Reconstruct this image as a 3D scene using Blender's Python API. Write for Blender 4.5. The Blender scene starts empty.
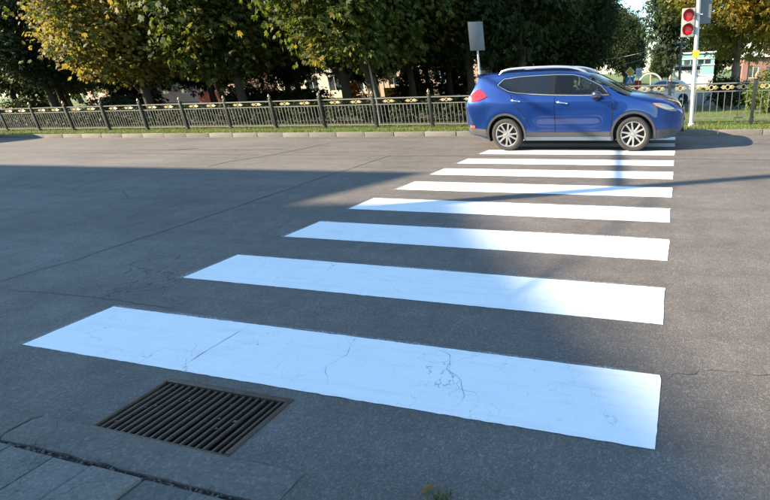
import bpy, bmesh, math, random
import numpy as np
from mathutils import Vector, Matrix, noise as mnoise
random.seed(7)
rng = np.random.default_rng(7)
sc = bpy.context.scene
C = sc.collection
R = math.radians

# ------------------------------------------------------------------ camera
def rot(yaw, pitch, roll):
    f = Vector((math.sin(yaw)*math.cos(pitch), math.cos(yaw)*math.cos(pitch), -math.sin(pitch)))
    r = Vector((math.cos(yaw), -math.sin(yaw), 0)); u = r.cross(f)
    c, s = math.cos(roll), math.sin(roll)
    return c*r+s*u, -s*r+c*u, f
cd = bpy.data.cameras.new('camera'); cam = bpy.data.objects.new('camera', cd); C.objects.link(cam)
r_, u_, f_ = rot(-.2708, .3709, -.039)
M = Matrix(((r_.x, u_.x, -f_.x), (r_.y, u_.y, -f_.y), (r_.z, u_.z, -f_.z))).to_4x4()
M.translation = Vector((.0077, -1.525, 1.5058)); cam.matrix_world = M
cd.sensor_fit = 'HORIZONTAL'; cd.sensor_width = 36; cd.lens = 449.25/770*36
cd.shift_x = -(553.1-385)/770; cd.shift_y = 0
cd.clip_start = .05; cd.clip_end = 2000
sc.camera = cam

# ------------------------------------------------------------------ light
SUN_EL = R(27); AZ = Vector((.907, .421))
w = bpy.data.worlds.new('World'); sc.world = w; w.use_nodes = True
nt = w.node_tree; nt.nodes.clear()
sky = nt.nodes.new('ShaderNodeTexSky'); sky.sky_type = 'NISHITA'; sky.sun_disc = False
sky.sun_elevation = SUN_EL; sky.sun_rotation = math.atan2(-AZ.x, -AZ.y)
sky.air_density = 1.0; sky.dust_density = .0; sky.ozone_density = 3.0
bg = nt.nodes.new('ShaderNodeBackground'); bg.inputs[1].default_value = .13
wo = nt.nodes.new('ShaderNodeOutputWorld')
tint = nt.nodes.new('ShaderNodeMix'); tint.data_type = 'RGBA'; tint.blend_type = 'MULTIPLY'; tint.inputs[0].default_value = 1; tint.inputs[7].default_value = (1.05, 1.06, .94, 1)   # the camera's cool white balance
nt.links.new(sky.outputs[0], tint.inputs[6]); nt.links.new(tint.outputs[2], bg.inputs[0]); nt.links.new(bg.outputs[0], wo.inputs[0])
sl = bpy.data.lights.new('sun', 'SUN'); sl.energy = 4.8; sl.angle = R(.53); sl.color = (1, .83, .60)
so = bpy.data.objects.new('sun', sl); C.objects.link(so)
d_ = Vector((AZ.x*math.cos(SUN_EL), AZ.y*math.cos(SUN_EL), -math.sin(SUN_EL)))
so.rotation_euler = d_.to_track_quat('-Z', 'Y').to_euler(); so.location = (-30, -20, 30)
sc.view_settings.view_transform = 'Standard'; sc.view_settings.look = 'None'
sc.view_settings.exposure = 1.8; sc.view_settings.gamma = 1

# ------------------------------------------------------------------ helpers
def link(o, parent=None):
    C.objects.link(o)
    if parent is not None: o.parent = parent
    return o
def tag(o, label=None, cat=None, group=None, kind=None):
    if label: o['label'] = label
    if cat: o['category'] = cat
    if group: o['group'] = group
    if kind: o['kind'] = kind
    return o
def empty(name, loc=(0, 0, 0), rz=0, parent=None):
    o = bpy.data.objects.new(name, None); o.location = loc; o.rotation_euler = (0, 0, rz); o.empty_display_size = .2
    return link(o, parent)
def me_np(name, verts, faces, mat=None, smooth=False, sharp=None):
    m = bpy.data.meshes.new(name); m.from_pydata([tuple(v) for v in verts], [], [tuple(f) for f in faces])
    if mat: m.materials.append(mat)
    if smooth:
        m.polygons.foreach_set('use_smooth', [True]*len(m.polygons))
        if sharp: m.set_sharp_from_angle(angle=R(sharp))
    m.update()
    return m
def obj(name, me, parent=None, loc=None, rot=None):
    o = bpy.data.objects.new(name, me)
    if loc is not None: o.location = loc
    if rot is not None: o.rotation_euler = rot
    return link(o, parent)
class MB:
    def __init__(s): s.v = []; s.f = []
    def add(s, v, f):
        n = len(s.v); s.v += [tuple(x) for x in v]; s.f += [tuple(i+n for i in q) for q in f]; return s
    def box(s, x0, x1, y0, y1, z0, z1):
        return s.add([(x0,y0,z0),(x1,y0,z0),(x1,y1,z0),(x0,y1,z0),(x0,y0,z1),(x1,y0,z1),(x1,y1,z1),(x0,y1,z1)],
                     [(0,3,2,1),(4,5,6,7),(0,1,5,4),(1,2,6,5),(2,3,7,6),(3,0,4,7)])
    def tube(s, pts, rad, n=8, cap=True):
        pts = [Vector(p) for p in pts]
        if not hasattr(rad, '__len__'): rad = [rad]*len(pts)
        V = []; F = []
        up = Vector((0, 0, 1))
        t0 = (pts[1]-pts[0]).normalized()
        a = t0.cross(up if abs(t0.z) < .9 else Vector((1, 0, 0))).normalized()
        for i, p in enumerate(pts):
            t = (pts[min(i+1, len(pts)-1)]-pts[max(i-1, 0)]).normalized()
            a = (a-t*a.dot(t)).normalized(); b = t.cross(a)
            for k in range(n):
                an = 2*math.pi*k/n
                V.append(p+(a*math.cos(an)+b*math.sin(an))*rad[i])
        for i in range(len(pts)-1):
            for k in range(n):
                k2 = (k+1) % n
                F.append((i*n+k, i*n+k2, (i+1)*n+k2, (i+1)*n+k))
        if cap:
            F.append(tuple(range(n))[::-1]); F.append(tuple((len(pts)-1)*n+k for k in range(n)))
        return s.add(V, F)
    def lathe(s, prof, n=16, axis='z', c=(0, 0, 0), close=False):
        V = []; F = []
        for r, h in prof:
            for k in range(n):
                a = 2*math.pi*k/n
                p = (r*math.cos(a), r*math.sin(a), h)
                if axis == 'y': p = (p[0], h, p[1])
                if axis == 'x': p = (h, p[0], p[1])
                V.append((p[0]+c[0], p[1]+c[1], p[2]+c[2]))
        m = len(prof)
        for i in range(m if close else m-1):
            j = (i+1) % m
            for k in range(n):
                k2 = (k+1) % n
                q = (i*n+k, i*n+k2, j*n+k2, j*n+k)
                F.append(q if axis != 'y' else q[::-1])
        return s.add(V, F)
    def mesh(s, name, mat, smooth=False, sharp=35, bevel=0):
        m = me_np(name, s.v, s.f, mat)
        if bevel:
            b = bmesh.new(); b.from_mesh(m)
            bmesh.ops.bevel(b, geom=list(b.edges), offset=bevel, segments=2, affect='EDGES', profile=.6)
            b.to_mesh(m); b.free()
        if smooth:
            m.polygons.foreach_set('use_smooth', [True]*len(m.polygons)); m.set_sharp_from_angle(angle=R(sharp))
        return m
    def build(s, name, mat, parent=None, smooth=False, loc=None, rot=None, bevel=0, sharp=35):
        return obj(name, s.mesh(name, mat, smooth, sharp, bevel), parent, loc, rot)
def dup(root, loc, rz=None, label=None):
    def cp(o, par):
        c = o.copy(); C.objects.link(c)
        if par is not None: c.parent = par
        for ch in o.children: cp(ch, c)
        return c
    c = cp(root, None); c.location = loc
    if rz is not None: c.rotation_euler = (0, 0, rz)
    if label: c['label'] = label
    return c

# ------------------------------------------------------------------ materials
def newmat(name):
    m = bpy.data.materials.new(name); m.use_nodes = True
    n = m.node_tree; p = n.nodes['Principled BSDF']
    return m, n, p
def N(nt, t, **kw):
    n = nt.nodes.new(t)
    for k, v in kw.items():
        if k.startswith('i_'):
            n.inputs[k[2:].replace('_', ' ')].default_value = v
        else: setattr(n, k, v)
    return n
def L(nt, a, b): nt.links.new(a, b)
def ramp(nt, fac, stops):
    r = nt.nodes.new('ShaderNodeValToRGB'); e = r.color_ramp.elements
    while len(e) < len(stops): e.new(.5)
    for x, (p, c) in zip(e, stops):
        x.position = p; x.color = (c, c, c, 1) if not hasattr(c, '__len__') else (*c, 1)
    L(nt, fac, r.inputs[0]); return r.outputs[0]
def mixc(nt, fac, a, b, mode='MIX'):
    m = nt.nodes.new('ShaderNodeMix'); m.data_type = 'RGBA'; m.blend_type = mode
    for s, v in ((0, fac), (6, a), (7, b)):
        if isinstance(v, bpy.types.NodeSocket): L(nt, v, m.inputs[s])
        else: m.inputs[s].default_value = v if s == 0 else (*v, 1)
    return m.outputs[2]
def math_(nt, op, a, b=0.0, clamp=False):
    m = nt.nodes.new('ShaderNodeMath'); m.operation = op; m.use_clamp = clamp
    for i, v in enumerate((a, b)):
        if isinstance(v, bpy.types.NodeSocket): L(nt, v, m.inputs[i])
        else: m.inputs[i].default_value = v
    return m.outputs[0]
def noise_(nt, vec, scale, detail=3, rough=.55, dist=0):
    n = N(nt, 'ShaderNodeTexNoise'); n.inputs['Scale'].default_value = scale; n.inputs['Detail'].default_value = detail
    n.inputs['Roughness'].default_value = rough; n.inputs['Distortion'].default_value = dist
    if vec is not None: L(nt, vec, n.inputs['Vector'])
    return n.outputs['Fac']
def obco(nt, scale=None):
    t = N(nt, 'ShaderNodeTexCoord')
    if scale is None: return t.outputs['Object']
    m = N(nt, 'ShaderNodeMapping'); m.inputs['Scale'].default_value = scale; L(nt, t.outputs['Object'], m.inputs['Vector'])
    return m.outputs['Vector']
def bump(nt, p, h, strength=.4, dist=.01):
    b = N(nt, 'ShaderNodeBump'); b.inputs['Strength'].default_value = strength; b.inputs['Distance'].default_value = dist
    L(nt, h, b.inputs['Height']); L(nt, b.outputs[0], p.inputs['Normal'])
def simple(name, col, rough=.6, metal=0, var=.25, scale=8, bumps=0, coat=0, spec=.5):
    m, n, p = newmat(name)
    p.inputs['Roughness'].default_value = rough; p.inputs['Metallic'].default_value = metal
    p.inputs['Coat Weight'].default_value = coat; p.inputs['Coat Roughness'].default_value = .03
    p.inputs['Specular IOR Level'].default_value = spec
    if var:
        f = noise_(n, obco(n), scale, 4)
        c = mixc(n, f, tuple(x*(1-var) for x in col), tuple(min(1, x*(1+var)) for x in col))
        L(n, c, p.inputs['Base Color'])
        if bumps: bump(n, p, noise_(n, obco(n), scale*6, 3), bumps, .01)
    else: p.inputs['Base Color'].default_value = (*col, 1)
    return m

def crack_mask(n, vec, scale, width, amount, seed=0.0):
    """thin irregular cracks: distance to warped cell edges, kept only in patches"""
    wn = N(n, 'ShaderNodeTexNoise'); wn.inputs['Scale'].default_value = scale*2.3; wn.inputs['Detail'].default_value = 4
    L(n, vec, wn.inputs['Vector'])
    add = N(n, 'ShaderNodeVectorMath'); add.operation = 'MULTIPLY_ADD'
    L(n, wn.outputs['Color'], add.inputs[0]); add.inputs[1].default_value = (.55/scale,)*3; L(n, vec, add.inputs[2])
    off = N(n, 'ShaderNodeVectorMath'); off.operation = 'ADD'; L(n, add.outputs[0], off.inputs[0]); off.inputs[1].default_value = (seed, seed*.7, 0)
    v = N(n, 'ShaderNodeTexVoronoi'); v.feature = 'DISTANCE_TO_EDGE'; v.inputs['Scale'].default_value = scale
    L(n, off.outputs[0], v.inputs['Vector'])
    line = math_(n, 'LESS_THAN', v.outputs['Distance'], width*scale)
    msk = ramp(n, noise_(n, off.outputs[0], scale*.45, 2), [(amount, 0), (amount+.06, 1)])
    return math_(n, 'MULTIPLY', line, msk)

def asphalt(name, tint=(1, 1, 1), level=1.0):
    m, n, p = newmat(name)
    o = obco(n)
    v = N(n, 'ShaderNodeTexVoronoi'); v.inputs['Scale'].default_value = 170; L(n, o, v.inputs['Vector'])
    sep = N(n, 'ShaderNodeSeparateColor'); L(n, v.outputs['Color'], sep.inputs[0])
    v2 = N(n, 'ShaderNodeTexVoronoi'); v2.inputs['Scale'].default_value = 75; L(n, o, v2.inputs['Vector'])
    sep2 = N(n, 'ShaderNodeSeparateColor'); L(n, v2.outputs['Color'], sep2.inputs[0])
    stone = ramp(n, sep.outputs[0], [(0, .095), (.55, .122), (.85, .145), (1, .19)])
    stone2 = ramp(n, sep2.outputs[1], [(0, .9), (.8, 1.0), (1, 1.25)])
    big = ramp(n, noise_(n, o, .35, 5, .6), [(.28, .72), (.5, 1.0), (.72, 1.18)])
    streak = ramp(n, noise_(n, obco(n, (.25, 2.2, 1)), 1.0, 5, .62), [(.3, .82), (.7, 1.14)])
    mid = ramp(n, noise_(n, o, 5, 6, .65), [(.3, .84), (.7, 1.13)])
    c = mixc(n, 1, stone, stone2, 'MULTIPLY'); c = mixc(n, 1, c, big, 'MULTIPLY'); c = mixc(n, 1, c, streak, 'MULTIPLY'); c = mixc(n, 1, c, mid, 'MULTIPLY')
    c = mixc(n, 1, c, tuple(level*t for t in tint), 'MULTIPLY')
    spots = ramp(n, noise_(n, o, 1.7, 3, .5), [(.66, 0), (.74, .35)])
    c = mixc(n, spots, c, (.07, .07, .072))
    ck = crack_mask(n, o, .55, .0036, .56); ck2 = crack_mask(n, o, 2.6, .0016, .68, 3.1)
    ck = math_(n, 'MAXIMUM', ck, ck2)
    c = mixc(n, math_(n, 'MULTIPLY', ck, .55), c, (.018, .017, .016))
    L(n, c, p.inputs['Base Color'])
    L(n, ramp(n, noise_(n, o, 3, 3), [(.3, .72), (.7, .9)]), p.inputs['Roughness'])
    h = math_(n, 'SUBTRACT', math_(n, 'MULTIPLY', v.outputs['Distance'], -1.0), math_(n, 'MULTIPLY', ck, 1.2))
    h = math_(n, 'ADD', h, math_(n, 'MULTIPLY', noise_(n, o, 28, 3), 1.2))
    bump(n, p, h, .32, .006)
    return m
M_ASPH = asphalt('asphalt', (1.09, .97, .88), .90)
M_PATCH = asphalt('asphalt_patch', (1.0, .98, .95), .95)

def paint_mat():
    m, n, p = newmat('road_paint')
    o = obco(n)
    c = mixc(n, noise_(n, o, 3, 5, .6), (.77, .785, .80), (.86, .87, .87))
    dirt = ramp(n, noise_(n, obco(n, (1, 1, 1)), 9, 6, .7), [(.60, 0), (.78, .16)])
    c = mixc(n, dirt, c, (.40, .39, .38))
    scuff = ramp(n, noise_(n, obco(n, (.7, 9, 1)), 2.2, 6, .7), [(.5, 0), (.72, .22)])
    c = mixc(n, scuff, c, (.42, .41, .40))
    wear = math_(n, 'MULTIPLY', ramp(n, noise_(n, o, 140, 4, .75), [(.56, 0), (.66, .7)]), ramp(n, noise_(n, o, 2.4, 4, .6), [(.52, 0), (.68, .55)]))
    c = mixc(n, wear, c, (.20, .20, .205))
    ck = crack_mask(n, o, 2.1, .0016, .54); ck2 = crack_mask(n, o, 8, .0009, .58, 5.2); ck3 = crack_mask(n, o, 17, .0008, .58, 1.7)
    k = math_(n, 'MAXIMUM', math_(n, 'MULTIPLY', ck, .42), math_(n, 'MULTIPLY', math_(n, 'MAXIMUM', ck2, ck3), .32))
    v = N(n, 'ShaderNodeTexVoronoi'); v.inputs['Scale'].default_value = 75; L(n, o, v.inputs['Vector'])
    pit = math_(n, 'MULTIPLY', math_(n, 'LESS_THAN', v.outputs['Distance'], .17), ramp(n, noise_(n, o, 3.2, 3), [(.56, 0), (.7, .12)]))
    c = mixc(n, k, c, (.09, .095, .10))
    L(n, c, p.inputs['Base Color']); p.inputs['Roughness'].default_value = .62
    h = math_(n, 'ADD', noise_(n, o, 70, 3), math_(n, 'MULTIPLY', k, -1.5))
    h = math_(n, 'ADD', h, math_(n, 'MULTIPLY', noise_(n, o, 14, 2), .8))
    bump(n, p, h, .4, .004)
    # edges chipped by the coarse aggregate
    return m
M_PAINT = paint_mat()
def ghost_mat():
    m, n, p = newmat('old_paint')
    o = obco(n)
    p.inputs['Base Color'].default_value = (.34, .34, .35, 1); p.inputs['Roughness'].default_value = .8
    a = math_(n, 'MULTIPLY', ramp(n, noise_(n, o, 60, 4, .7), [(.40, 0), (.55, .9)]), ramp(n, noise_(n, o, 2.1, 3), [(.36, .15), (.6, 1)]))
    L(n, a, p.inputs['Alpha'])
    return m
M_GHOST = ghost_mat()

def concrete(name, col, scale=6, sp=90):
    m, n, p = newmat(name); o = obco(n)
    oi = N(n, 'ShaderNodeObjectInfo')
    c = mixc(n, noise_(n, o, scale, 6, .65), tuple(x*.68 for x in col), tuple(x*1.25 for x in col))
    v = N(n, 'ShaderNodeTexVoronoi'); v.inputs['Scale'].default_value = sp; L(n, o, v.inputs['Vector'])
    sep = N(n, 'ShaderNodeSeparateColor'); L(n, v.outputs['Color'], sep.inputs[0])
    c = mixc(n, .55, c, ramp(n, sep.outputs[0], [(0, .55), (.8, 1.0), (1, 1.5)]), 'MULTIPLY')
    c = mixc(n, 1, c, ramp(n, oi.outputs['Random'], [(0, .8), (1, 1.15)]), 'MULTIPLY')
    c = mixc(n, math_(n, 'MULTIPLY', crack_mask(n, o, 2.2, .002, .55), .6), c, tuple(x*.2 for x in col))
    L(n, c, p.inputs['Base Color']); p.inputs['Roughness'].default_value = .88
    bump(n, p, math_(n, 'ADD', noise_(n, o, 35, 4, .7), math_(n, 'MULTIPLY', v.outputs['Distance'], -.6)), .5, .008)
    return m
M_KERB = concrete('kerb_concrete', (.19, .175, .152))
M_KERBN = concrete('kerb_concrete_grey', (.135, .125, .112))
M_SLAB = concrete('slab_concrete', (.16, .15, .137), 4, 120)
M_DIRT = simple('dirt', (.10, .08, .06), .95, var=.5, scale=30, bumps=.6)
M_PEB = simple('pebble', (.12, .11, .10), .9, var=.5, scale=20)

def grass_ground():
    m, n, p = newmat('lawn_ground'); o = obco(n)
    g = mixc(n, noise_(n, o, 25, 5, .7), (.05, .09, .015), (.12, .19, .032))
    g = mixc(n, ramp(n, noise_(n, o, 1.1, 5, .6), [(.45, 0), (.65, .8)]), g, (.12, .10, .045))
    L(n, g, p.inputs['Base Color']); p.inputs['Roughness'].default_value = .95
    bump(n, p, noise_(n, o, 60, 4, .7), .8, .03)
    return m
M_LAWN = grass_ground()
def blade_mat(name, c0, c1, c2, trans=.35):
    m, n, p = newmat(name)
    geo = N(n, 'ShaderNodeNewGeometry'); o = obco(n)
    c = ramp(n, geo.outputs['Random Per Island'], [(0, c0), (.6, c1), (1, c2)])
    L(n, c, p.inputs['Base Color']); p.inputs['Roughness'].default_value = .6
    t = N(n, 'ShaderNodeBsdfTranslucent'); L(n, c, t.inputs[0])
    mx = N(n, 'ShaderNodeMixShader'); mx.inputs[0].default_value = trans
    L(n, p.outputs[0], mx.inputs[1]); L(n, t.outputs[0], mx.inputs[2])
    L(n, mx.outputs[0], n.nodes['Material Output'].inputs[0])
    return m
M_BLADE = blade_mat('grass_blade', (.06, .115, .018), (.13, .21, .03), (.26, .26, .08))
M_WEED = blade_mat('weed_blade', (.04, .06, .02), (.09, .12, .04), (.22, .2, .09))

def leaf_mat(name, cols, autumn, amount, trans=.45, nscale=.55):
    """cols: per-leaf range; autumn: colours of the turned clumps, amount 0..1"""
    m, n, p = newmat(name)
    geo = N(n, 'ShaderNodeNewGeometry'); o = obco(n)
    c = ramp(n, geo.outputs['Random Per Island'], [(i/(len(cols)-1), k) for i, k in enumerate(cols)])
    a = ramp(n, geo.outputs['Random Per Island'], [(i/(len(autumn)-1), k) for i, k in enumerate(autumn)])
    f = noise_(n, o, nscale, 3, .6)
    f = math_(n, 'ADD', f, math_(n, 'MULTIPLY', math_(n, 'SUBTRACT', geo.outputs['Random Per Island'], .5), .16))
    lo = .72-.5*amount
    c = mixc(n, ramp(n, f, [(lo, 0), (lo+.10, 1)]), c, a)
    L(n, c, p.inputs['Base Color']); p.inputs['Roughness'].default_value = .62; p.inputs['Specular IOR Level'].default_value = .25
    t = N(n, 'ShaderNodeBsdfTranslucent'); L(n, mixc(n, 1, c, (1.6, 1.5, .85), 'MULTIPLY'), t.inputs[0])
    mx = N(n, 'ShaderNodeMixShader'); mx.inputs[0].default_value = trans
    L(n, p.outputs[0], mx.inputs[1]); L(n, t.outputs[0], mx.inputs[2])
    L(n, mx.outputs[0], n.nodes['Material Output'].inputs[0])
    return m
GREENS = [(.018, .035, .008), (.04, .07, .013), (.075, .105, .02), (.11, .13, .035)]
DARKS = [(.010, .022, .008), (.020, .038, .011), (.038, .06, .016)]
AUT = [(.15, .155, .035), (.21, .195, .05), (.25, .21, .06), (.22, .14, .035)]
M_LEAF_Y = leaf_mat('leaf_turning', GREENS, AUT, .62)
M_LEAF_G = leaf_mat('leaf_green', GREENS, AUT, .34)
M_LEAF_D = leaf_mat('leaf_dark', DARKS, [(.05, .06, .015), (.08, .07, .02)], .25, .28)
M_LEAF_GOLD = leaf_mat('leaf_gold', [(.09, .13, .02), (.17, .19, .04), (.25, .22, .05)], [(.30, .25, .05), (.40, .31, .07), (.33, .22, .05)], .5, .5)
M_LEAF_O = leaf_mat('leaf_orange', [(.35, .16, .02), (.45, .22, .03)], [(.4, .13, .02), (.5, .2, .03)], .6)
M_LEAF_FAR = leaf_mat('leaf_far', [(.02, .04, .018), (.04, .065, .028), (.06, .085, .04)], [(.07, .09, .04), (.09, .1, .04)], .3)
M_LEAF_BUSH = leaf_mat('leaf_bush', [(.06, .10, .02), (.11, .16, .03), (.17, .2, .05)], AUT, .25)
M_LEAF_FALL = leaf_mat('leaf_fallen', [(.2, .12, .03), (.3, .19, .05), (.14, .07, .03)], [(.25, .2, .05), (.3, .15, .05)], .5)
def bark(name, col):
    m, n, p = newmat(name)
    v = obco(n, (6, 6, 1.1))
    f = noise_(n, v, 3, 6, .7)
    L(n, mixc(n, f, tuple(x*.45 for x in col), tuple(x*1.4 for x in col)), p.inputs['Base Color'])
    p.inputs['Roughness'].default_value = .92; bump(n, p, f, .9, .04)
    return m
M_BARK = bark('bark_dark', (.055, .045, .036))
M_BARKL = bark('bark_light', (.24, .20, .16))
M_IRON = simple('painted_iron', (.032, .034, .033), .42, .3, var=.4, scale=14)
M_BARS = simple('grey_bar_paint', (.17, .17, .165), .5, .2, var=.3, scale=14)
M_GOLD = simple('gold_paint', (.52, .43, .22), .38, .35, var=.3, scale=25)
M_FINIAL = simple('finial_paint', (.36, .23, .15), .45, .2, var=.3, scale=25)
M_GRATE = simple('cast_iron', (.085, .058, .042), .55, .5, var=.55, scale=18, bumps=.4)
M_GALV = simple('galvanised', (.42, .44, .45), .5, .35, var=.15, scale=10)
M_WHITEPOLE = simple('white_pole_paint', (.55, .55, .53), .5, var=.12, scale=9)
M_SIGNBACK = simple('sign_back', (.13, .14, .155), .5, .3, var=.15, scale=5)
M_BLACK = simple('black_plastic', (.012, .012, .013), .22, var=.2, spec=.3)
M_WIRE = simple('wire_rubber', (.02, .02, .02), .6, var=0)

# ------------------------------------------------------------------ ground sheets
def sstep(a, b, x):
    t = min(1, max(0, (x-a)/(b-a))); return t*t*(3-2*t)
def gz(x, y):
    z = .10*(1-sstep(10.5, 12.4, y))
    return z-.5*sstep(16, 27, y)*sstep(-9, -4, x)
KY = 10.35                                   # face of the far kerb
GX0, GX1, GY0, GY1 = -2.655, -1.805, -.455, -.065     # drain opening
def sheet(name, mat, rects, z, kind='structure', parent=None):
    b = MB()
    for x0, x1, y0, y1 in rects: b.add([(x0,y0,z),(x1,y0,z),(x1,y1,z),(x0,y1,z)], [(0,1,2,3)])
    o = b.build(name, mat, parent)
    if kind: tag(o, kind=kind)
    return o
road = sheet('road', M_ASPH, [(-400, GX0, -.455, KY+.2), (GX1, 400, -.455, KY+.2), (GX0, GX1, GY1, KY+.2),
                              (-1.40, 400, -60, -.455)], 0)
tag(road, 'worn grey asphalt street with a freshly painted zebra crossing')
sub = sheet('ground', M_DIRT, [(-400, GX0-.02, -60, KY+.3), (GX1+.02, 400, -60, KY+.3), (GX0-.02, GX1+.02, GY1+.02, KY+.3), (GX0-.02, GX1+.02, -60, GY0-.02)], -.06)
# lawn: one sheet running out behind the kerb
xs = np.concatenate([np.linspace(-900, -60, 8), np.linspace(-50, 20, 71), np.linspace(30, 900, 8)])
ys = np.concatenate([[KY+.14, 10.7, 11, 11.4, 11.8, 12.2, 12.6, 13], np.linspace(14, 40, 27), [60, 100, 200, 500, 1200]])
lv = [(x, y, gz(x, y)) for y in ys for x in xs]; nx = len(xs)
lf = [(j*nx+i, j*nx+i+1, (j+1)*nx+i+1, (j+1)*nx+i) for j in range(len(ys)-1) for i in range(nx-1)]
lawn = obj('lawn', me_np('lawn', lv, lf, M_LAWN, True)); tag(lawn, kind='structure')
# dark sheet coloured to stand in for shade under the trees
M_SHADE = simple('painted_shade', (.026, .022, .015), .95, var=.6, scale=6, bumps=.6)
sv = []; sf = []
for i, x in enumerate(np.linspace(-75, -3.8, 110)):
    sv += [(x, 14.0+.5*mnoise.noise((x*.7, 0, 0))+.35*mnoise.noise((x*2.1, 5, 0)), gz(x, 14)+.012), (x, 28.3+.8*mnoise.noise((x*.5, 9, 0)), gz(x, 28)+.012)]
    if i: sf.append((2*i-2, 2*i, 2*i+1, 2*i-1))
tag(obj('shade_sheet', me_np('shade_sheet', sv, sf, M_SHADE)), kind='structure')
# park path behind the fence
M_PATH = concrete('path_gravel', (.34, .29, .23), 3, 60)
pv = []; pf = []
pxs = np.linspace(-90, -9.5, 40)
for i, x in enumerate(pxs):
    for y in (29, 31.6): pv.append((x, y+.6*math.sin(x*.13), gz(x, y)+.012))
    if i: pf.append((2*i-2, 2*i, 2*i+1, 2*i-1))
tag(obj('park_path', me_np('park_path', pv, pf, M_PATH)), kind='structure')
side_st = sheet('side_street', M_PATCH, [(-8.5, 12, 27.5, 47)], -.488)

# crosswalk: each stripe its own sheet on the road, older worn paint showing past its edges
def poly_sheet(name, mat, pts, z, parent):
    o = obj(name, me_np(name, [(x, y, z) for x, y in pts], [tuple(range(len(pts)))], mat), parent); return o
SY = [0, 1.049, 2.115, 3.181, 4.231, 5.292, 6.317, 7.385, 8.43, 9.46]
def wavy(x0, y0, x1, y1, amp, step=.035):
    n = max(2, int(math.hypot(x1-x0, y1-y0)/step)); out = []
    nxn, nyn = -(y1-y0), (x1-x0); ln = math.hypot(nxn, nyn); nxn /= ln; nyn /= ln
    for i in range(n):
        t = i/n; o = random.gauss(0, amp) if i else 0
        out.append((x0+(x1-x0)*t+nxn*o, y0+(y1-y0)*t+nyn*o))
    return out
for i, y in enumerate(SY):
    wd = .5255+random.uniform(-.012, .012); xl = -4+random.uniform(-.02, .02)
    pts = wavy(xl, y, 0, y, .0013)+wavy(0, y, random.uniform(-.012, .012), y+wd, .0013)+wavy(0, y+wd, xl, y+wd, .0013)+wavy(xl, y+wd, xl, y, .0013)
    s = poly_sheet('crosswalk_stripe', M_PAINT, pts, .003, road)
    if i == 0: s['label'] = 'nearest white stripe with fine cracks beside the drain grate'
    dx = random.uniform(.03, .05); dy = random.uniform(.025, .045)
    gp = [(xl-dx-.02, y-.01), (xl-dx+.02, y+wd+dy), (-.3, y+wd+dy*.8), (-.02, y+wd+.006), (-.02, y+.02)]
    poly_sheet('old_paint_edge', M_GHOST, gp, .0015, road)
# tar seams and cracks as thin ribbons sunk dark into the asphalt
M_TAR = simple('tar', (.017, .016, .016), .6, var=.3, scale=20)
def ribbon(name, pts, w, z=.002, jitter=.02, parent=road, mat=M_TAR):
    P = []
    for (a, b) in zip(pts[:-1], pts[1:]):
        n = max(2, int(math.dist(a, b)/.06))
        for k in range(n): P.append(Vector((a[0]+(b[0]-a[0])*k/n, a[1]+(b[1]-a[1])*k/n)))
    P.append(Vector(pts[-1]))
    V = []; F = []; jx = 0
    for i, p in enumerate(P):
        t = (P[min(i+1, len(P)-1)]-P[max(0, i-1)]).normalized(); nn = Vector((-t.y, t.x))
        jx = jx*.8+random.gauss(0, jitter*.35)
        ww = w*(.35+.9*random.random())*(1 if 1 < i < len(P)-2 else .3)
        q = p+nn*jx
        V += [(q.x-nn.x*ww, q.y-nn.y*ww, z), (q.x+nn.x*ww, q.y+nn.y*ww, z)]
        if i: F.append((2*i-2, 2*i, 2*i+1, 2*i-1))
    return obj(name, me_np(name, V, F, mat), parent)
ribbon('crack', [(-5.66, -.4), (-5.64, .68), (-5.58, 1.23), (-5.61, 2.01), (-5.71, 3.14), (-5.86, 4.84), (-6.0, 7.2)], .013)
ribbon('crack', [(-5.41, .60), (-4.76, .61), (-3.97, .60), (-3.5, .58)], .005)
ribbon('crack', [(-9.07, 8.95), (-9.15, 7.03), (-9.43, 6.24), (-9.3, 5.6)], .022)
ribbon('crack', [(-13.17, 7.66), (-12.91, 7.83), (-12.5, 8.02)], .05)
ribbon('crack', [(-9.6, 7.95), (-11.6, 7.7), (-14.5, 7.72)], .016)
ribbon('crack', [(-7.9, 3.2), (-8.6, 3.6), (-9.7, 3.5), (-10.2, 4.1)], .012)
ribbon('crack', [(.01, .49), (.08, .54), (.15, .55), (.21, .60), (.27, .61), (.5, .60), (.62, .66), (.9, .66)], .0016, jitter=.03)
ribbon('crack', [(-2.69, .02), (-2.70, .2), (-2.705, .5)], .0025, .0045, .006)
ribbon('crack', [(-1.33, .52), (-1.24, .49), (-1.15, .43), (-1.12, .36), (-1.04, .30), (-1.02, .21), (-.97, .14), (-.95, .05)], .0011, .0045, .04)
ribbon('crack', [(-1.9, .5), (-1.86, .43), (-1.79, .36), (-1.80, .29), (-1.84, .22), (-1.78, .12), (-1.7, .04)], .0009, .0045, .04)
ribbon('crack', [(-3, 10.0), (-8, 9.98), (-16, 10.02)], .01)
ribbon('crack', [(-24, 7.1), (-17, 7.2), (-10, 7.05), (-4.2, 7.1), (2, 7.0), (9, 7.1)], .010)
ribbon('crack', [(.02, 8.9), (3, 8.85), (9, 9.0)], .012)

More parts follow.
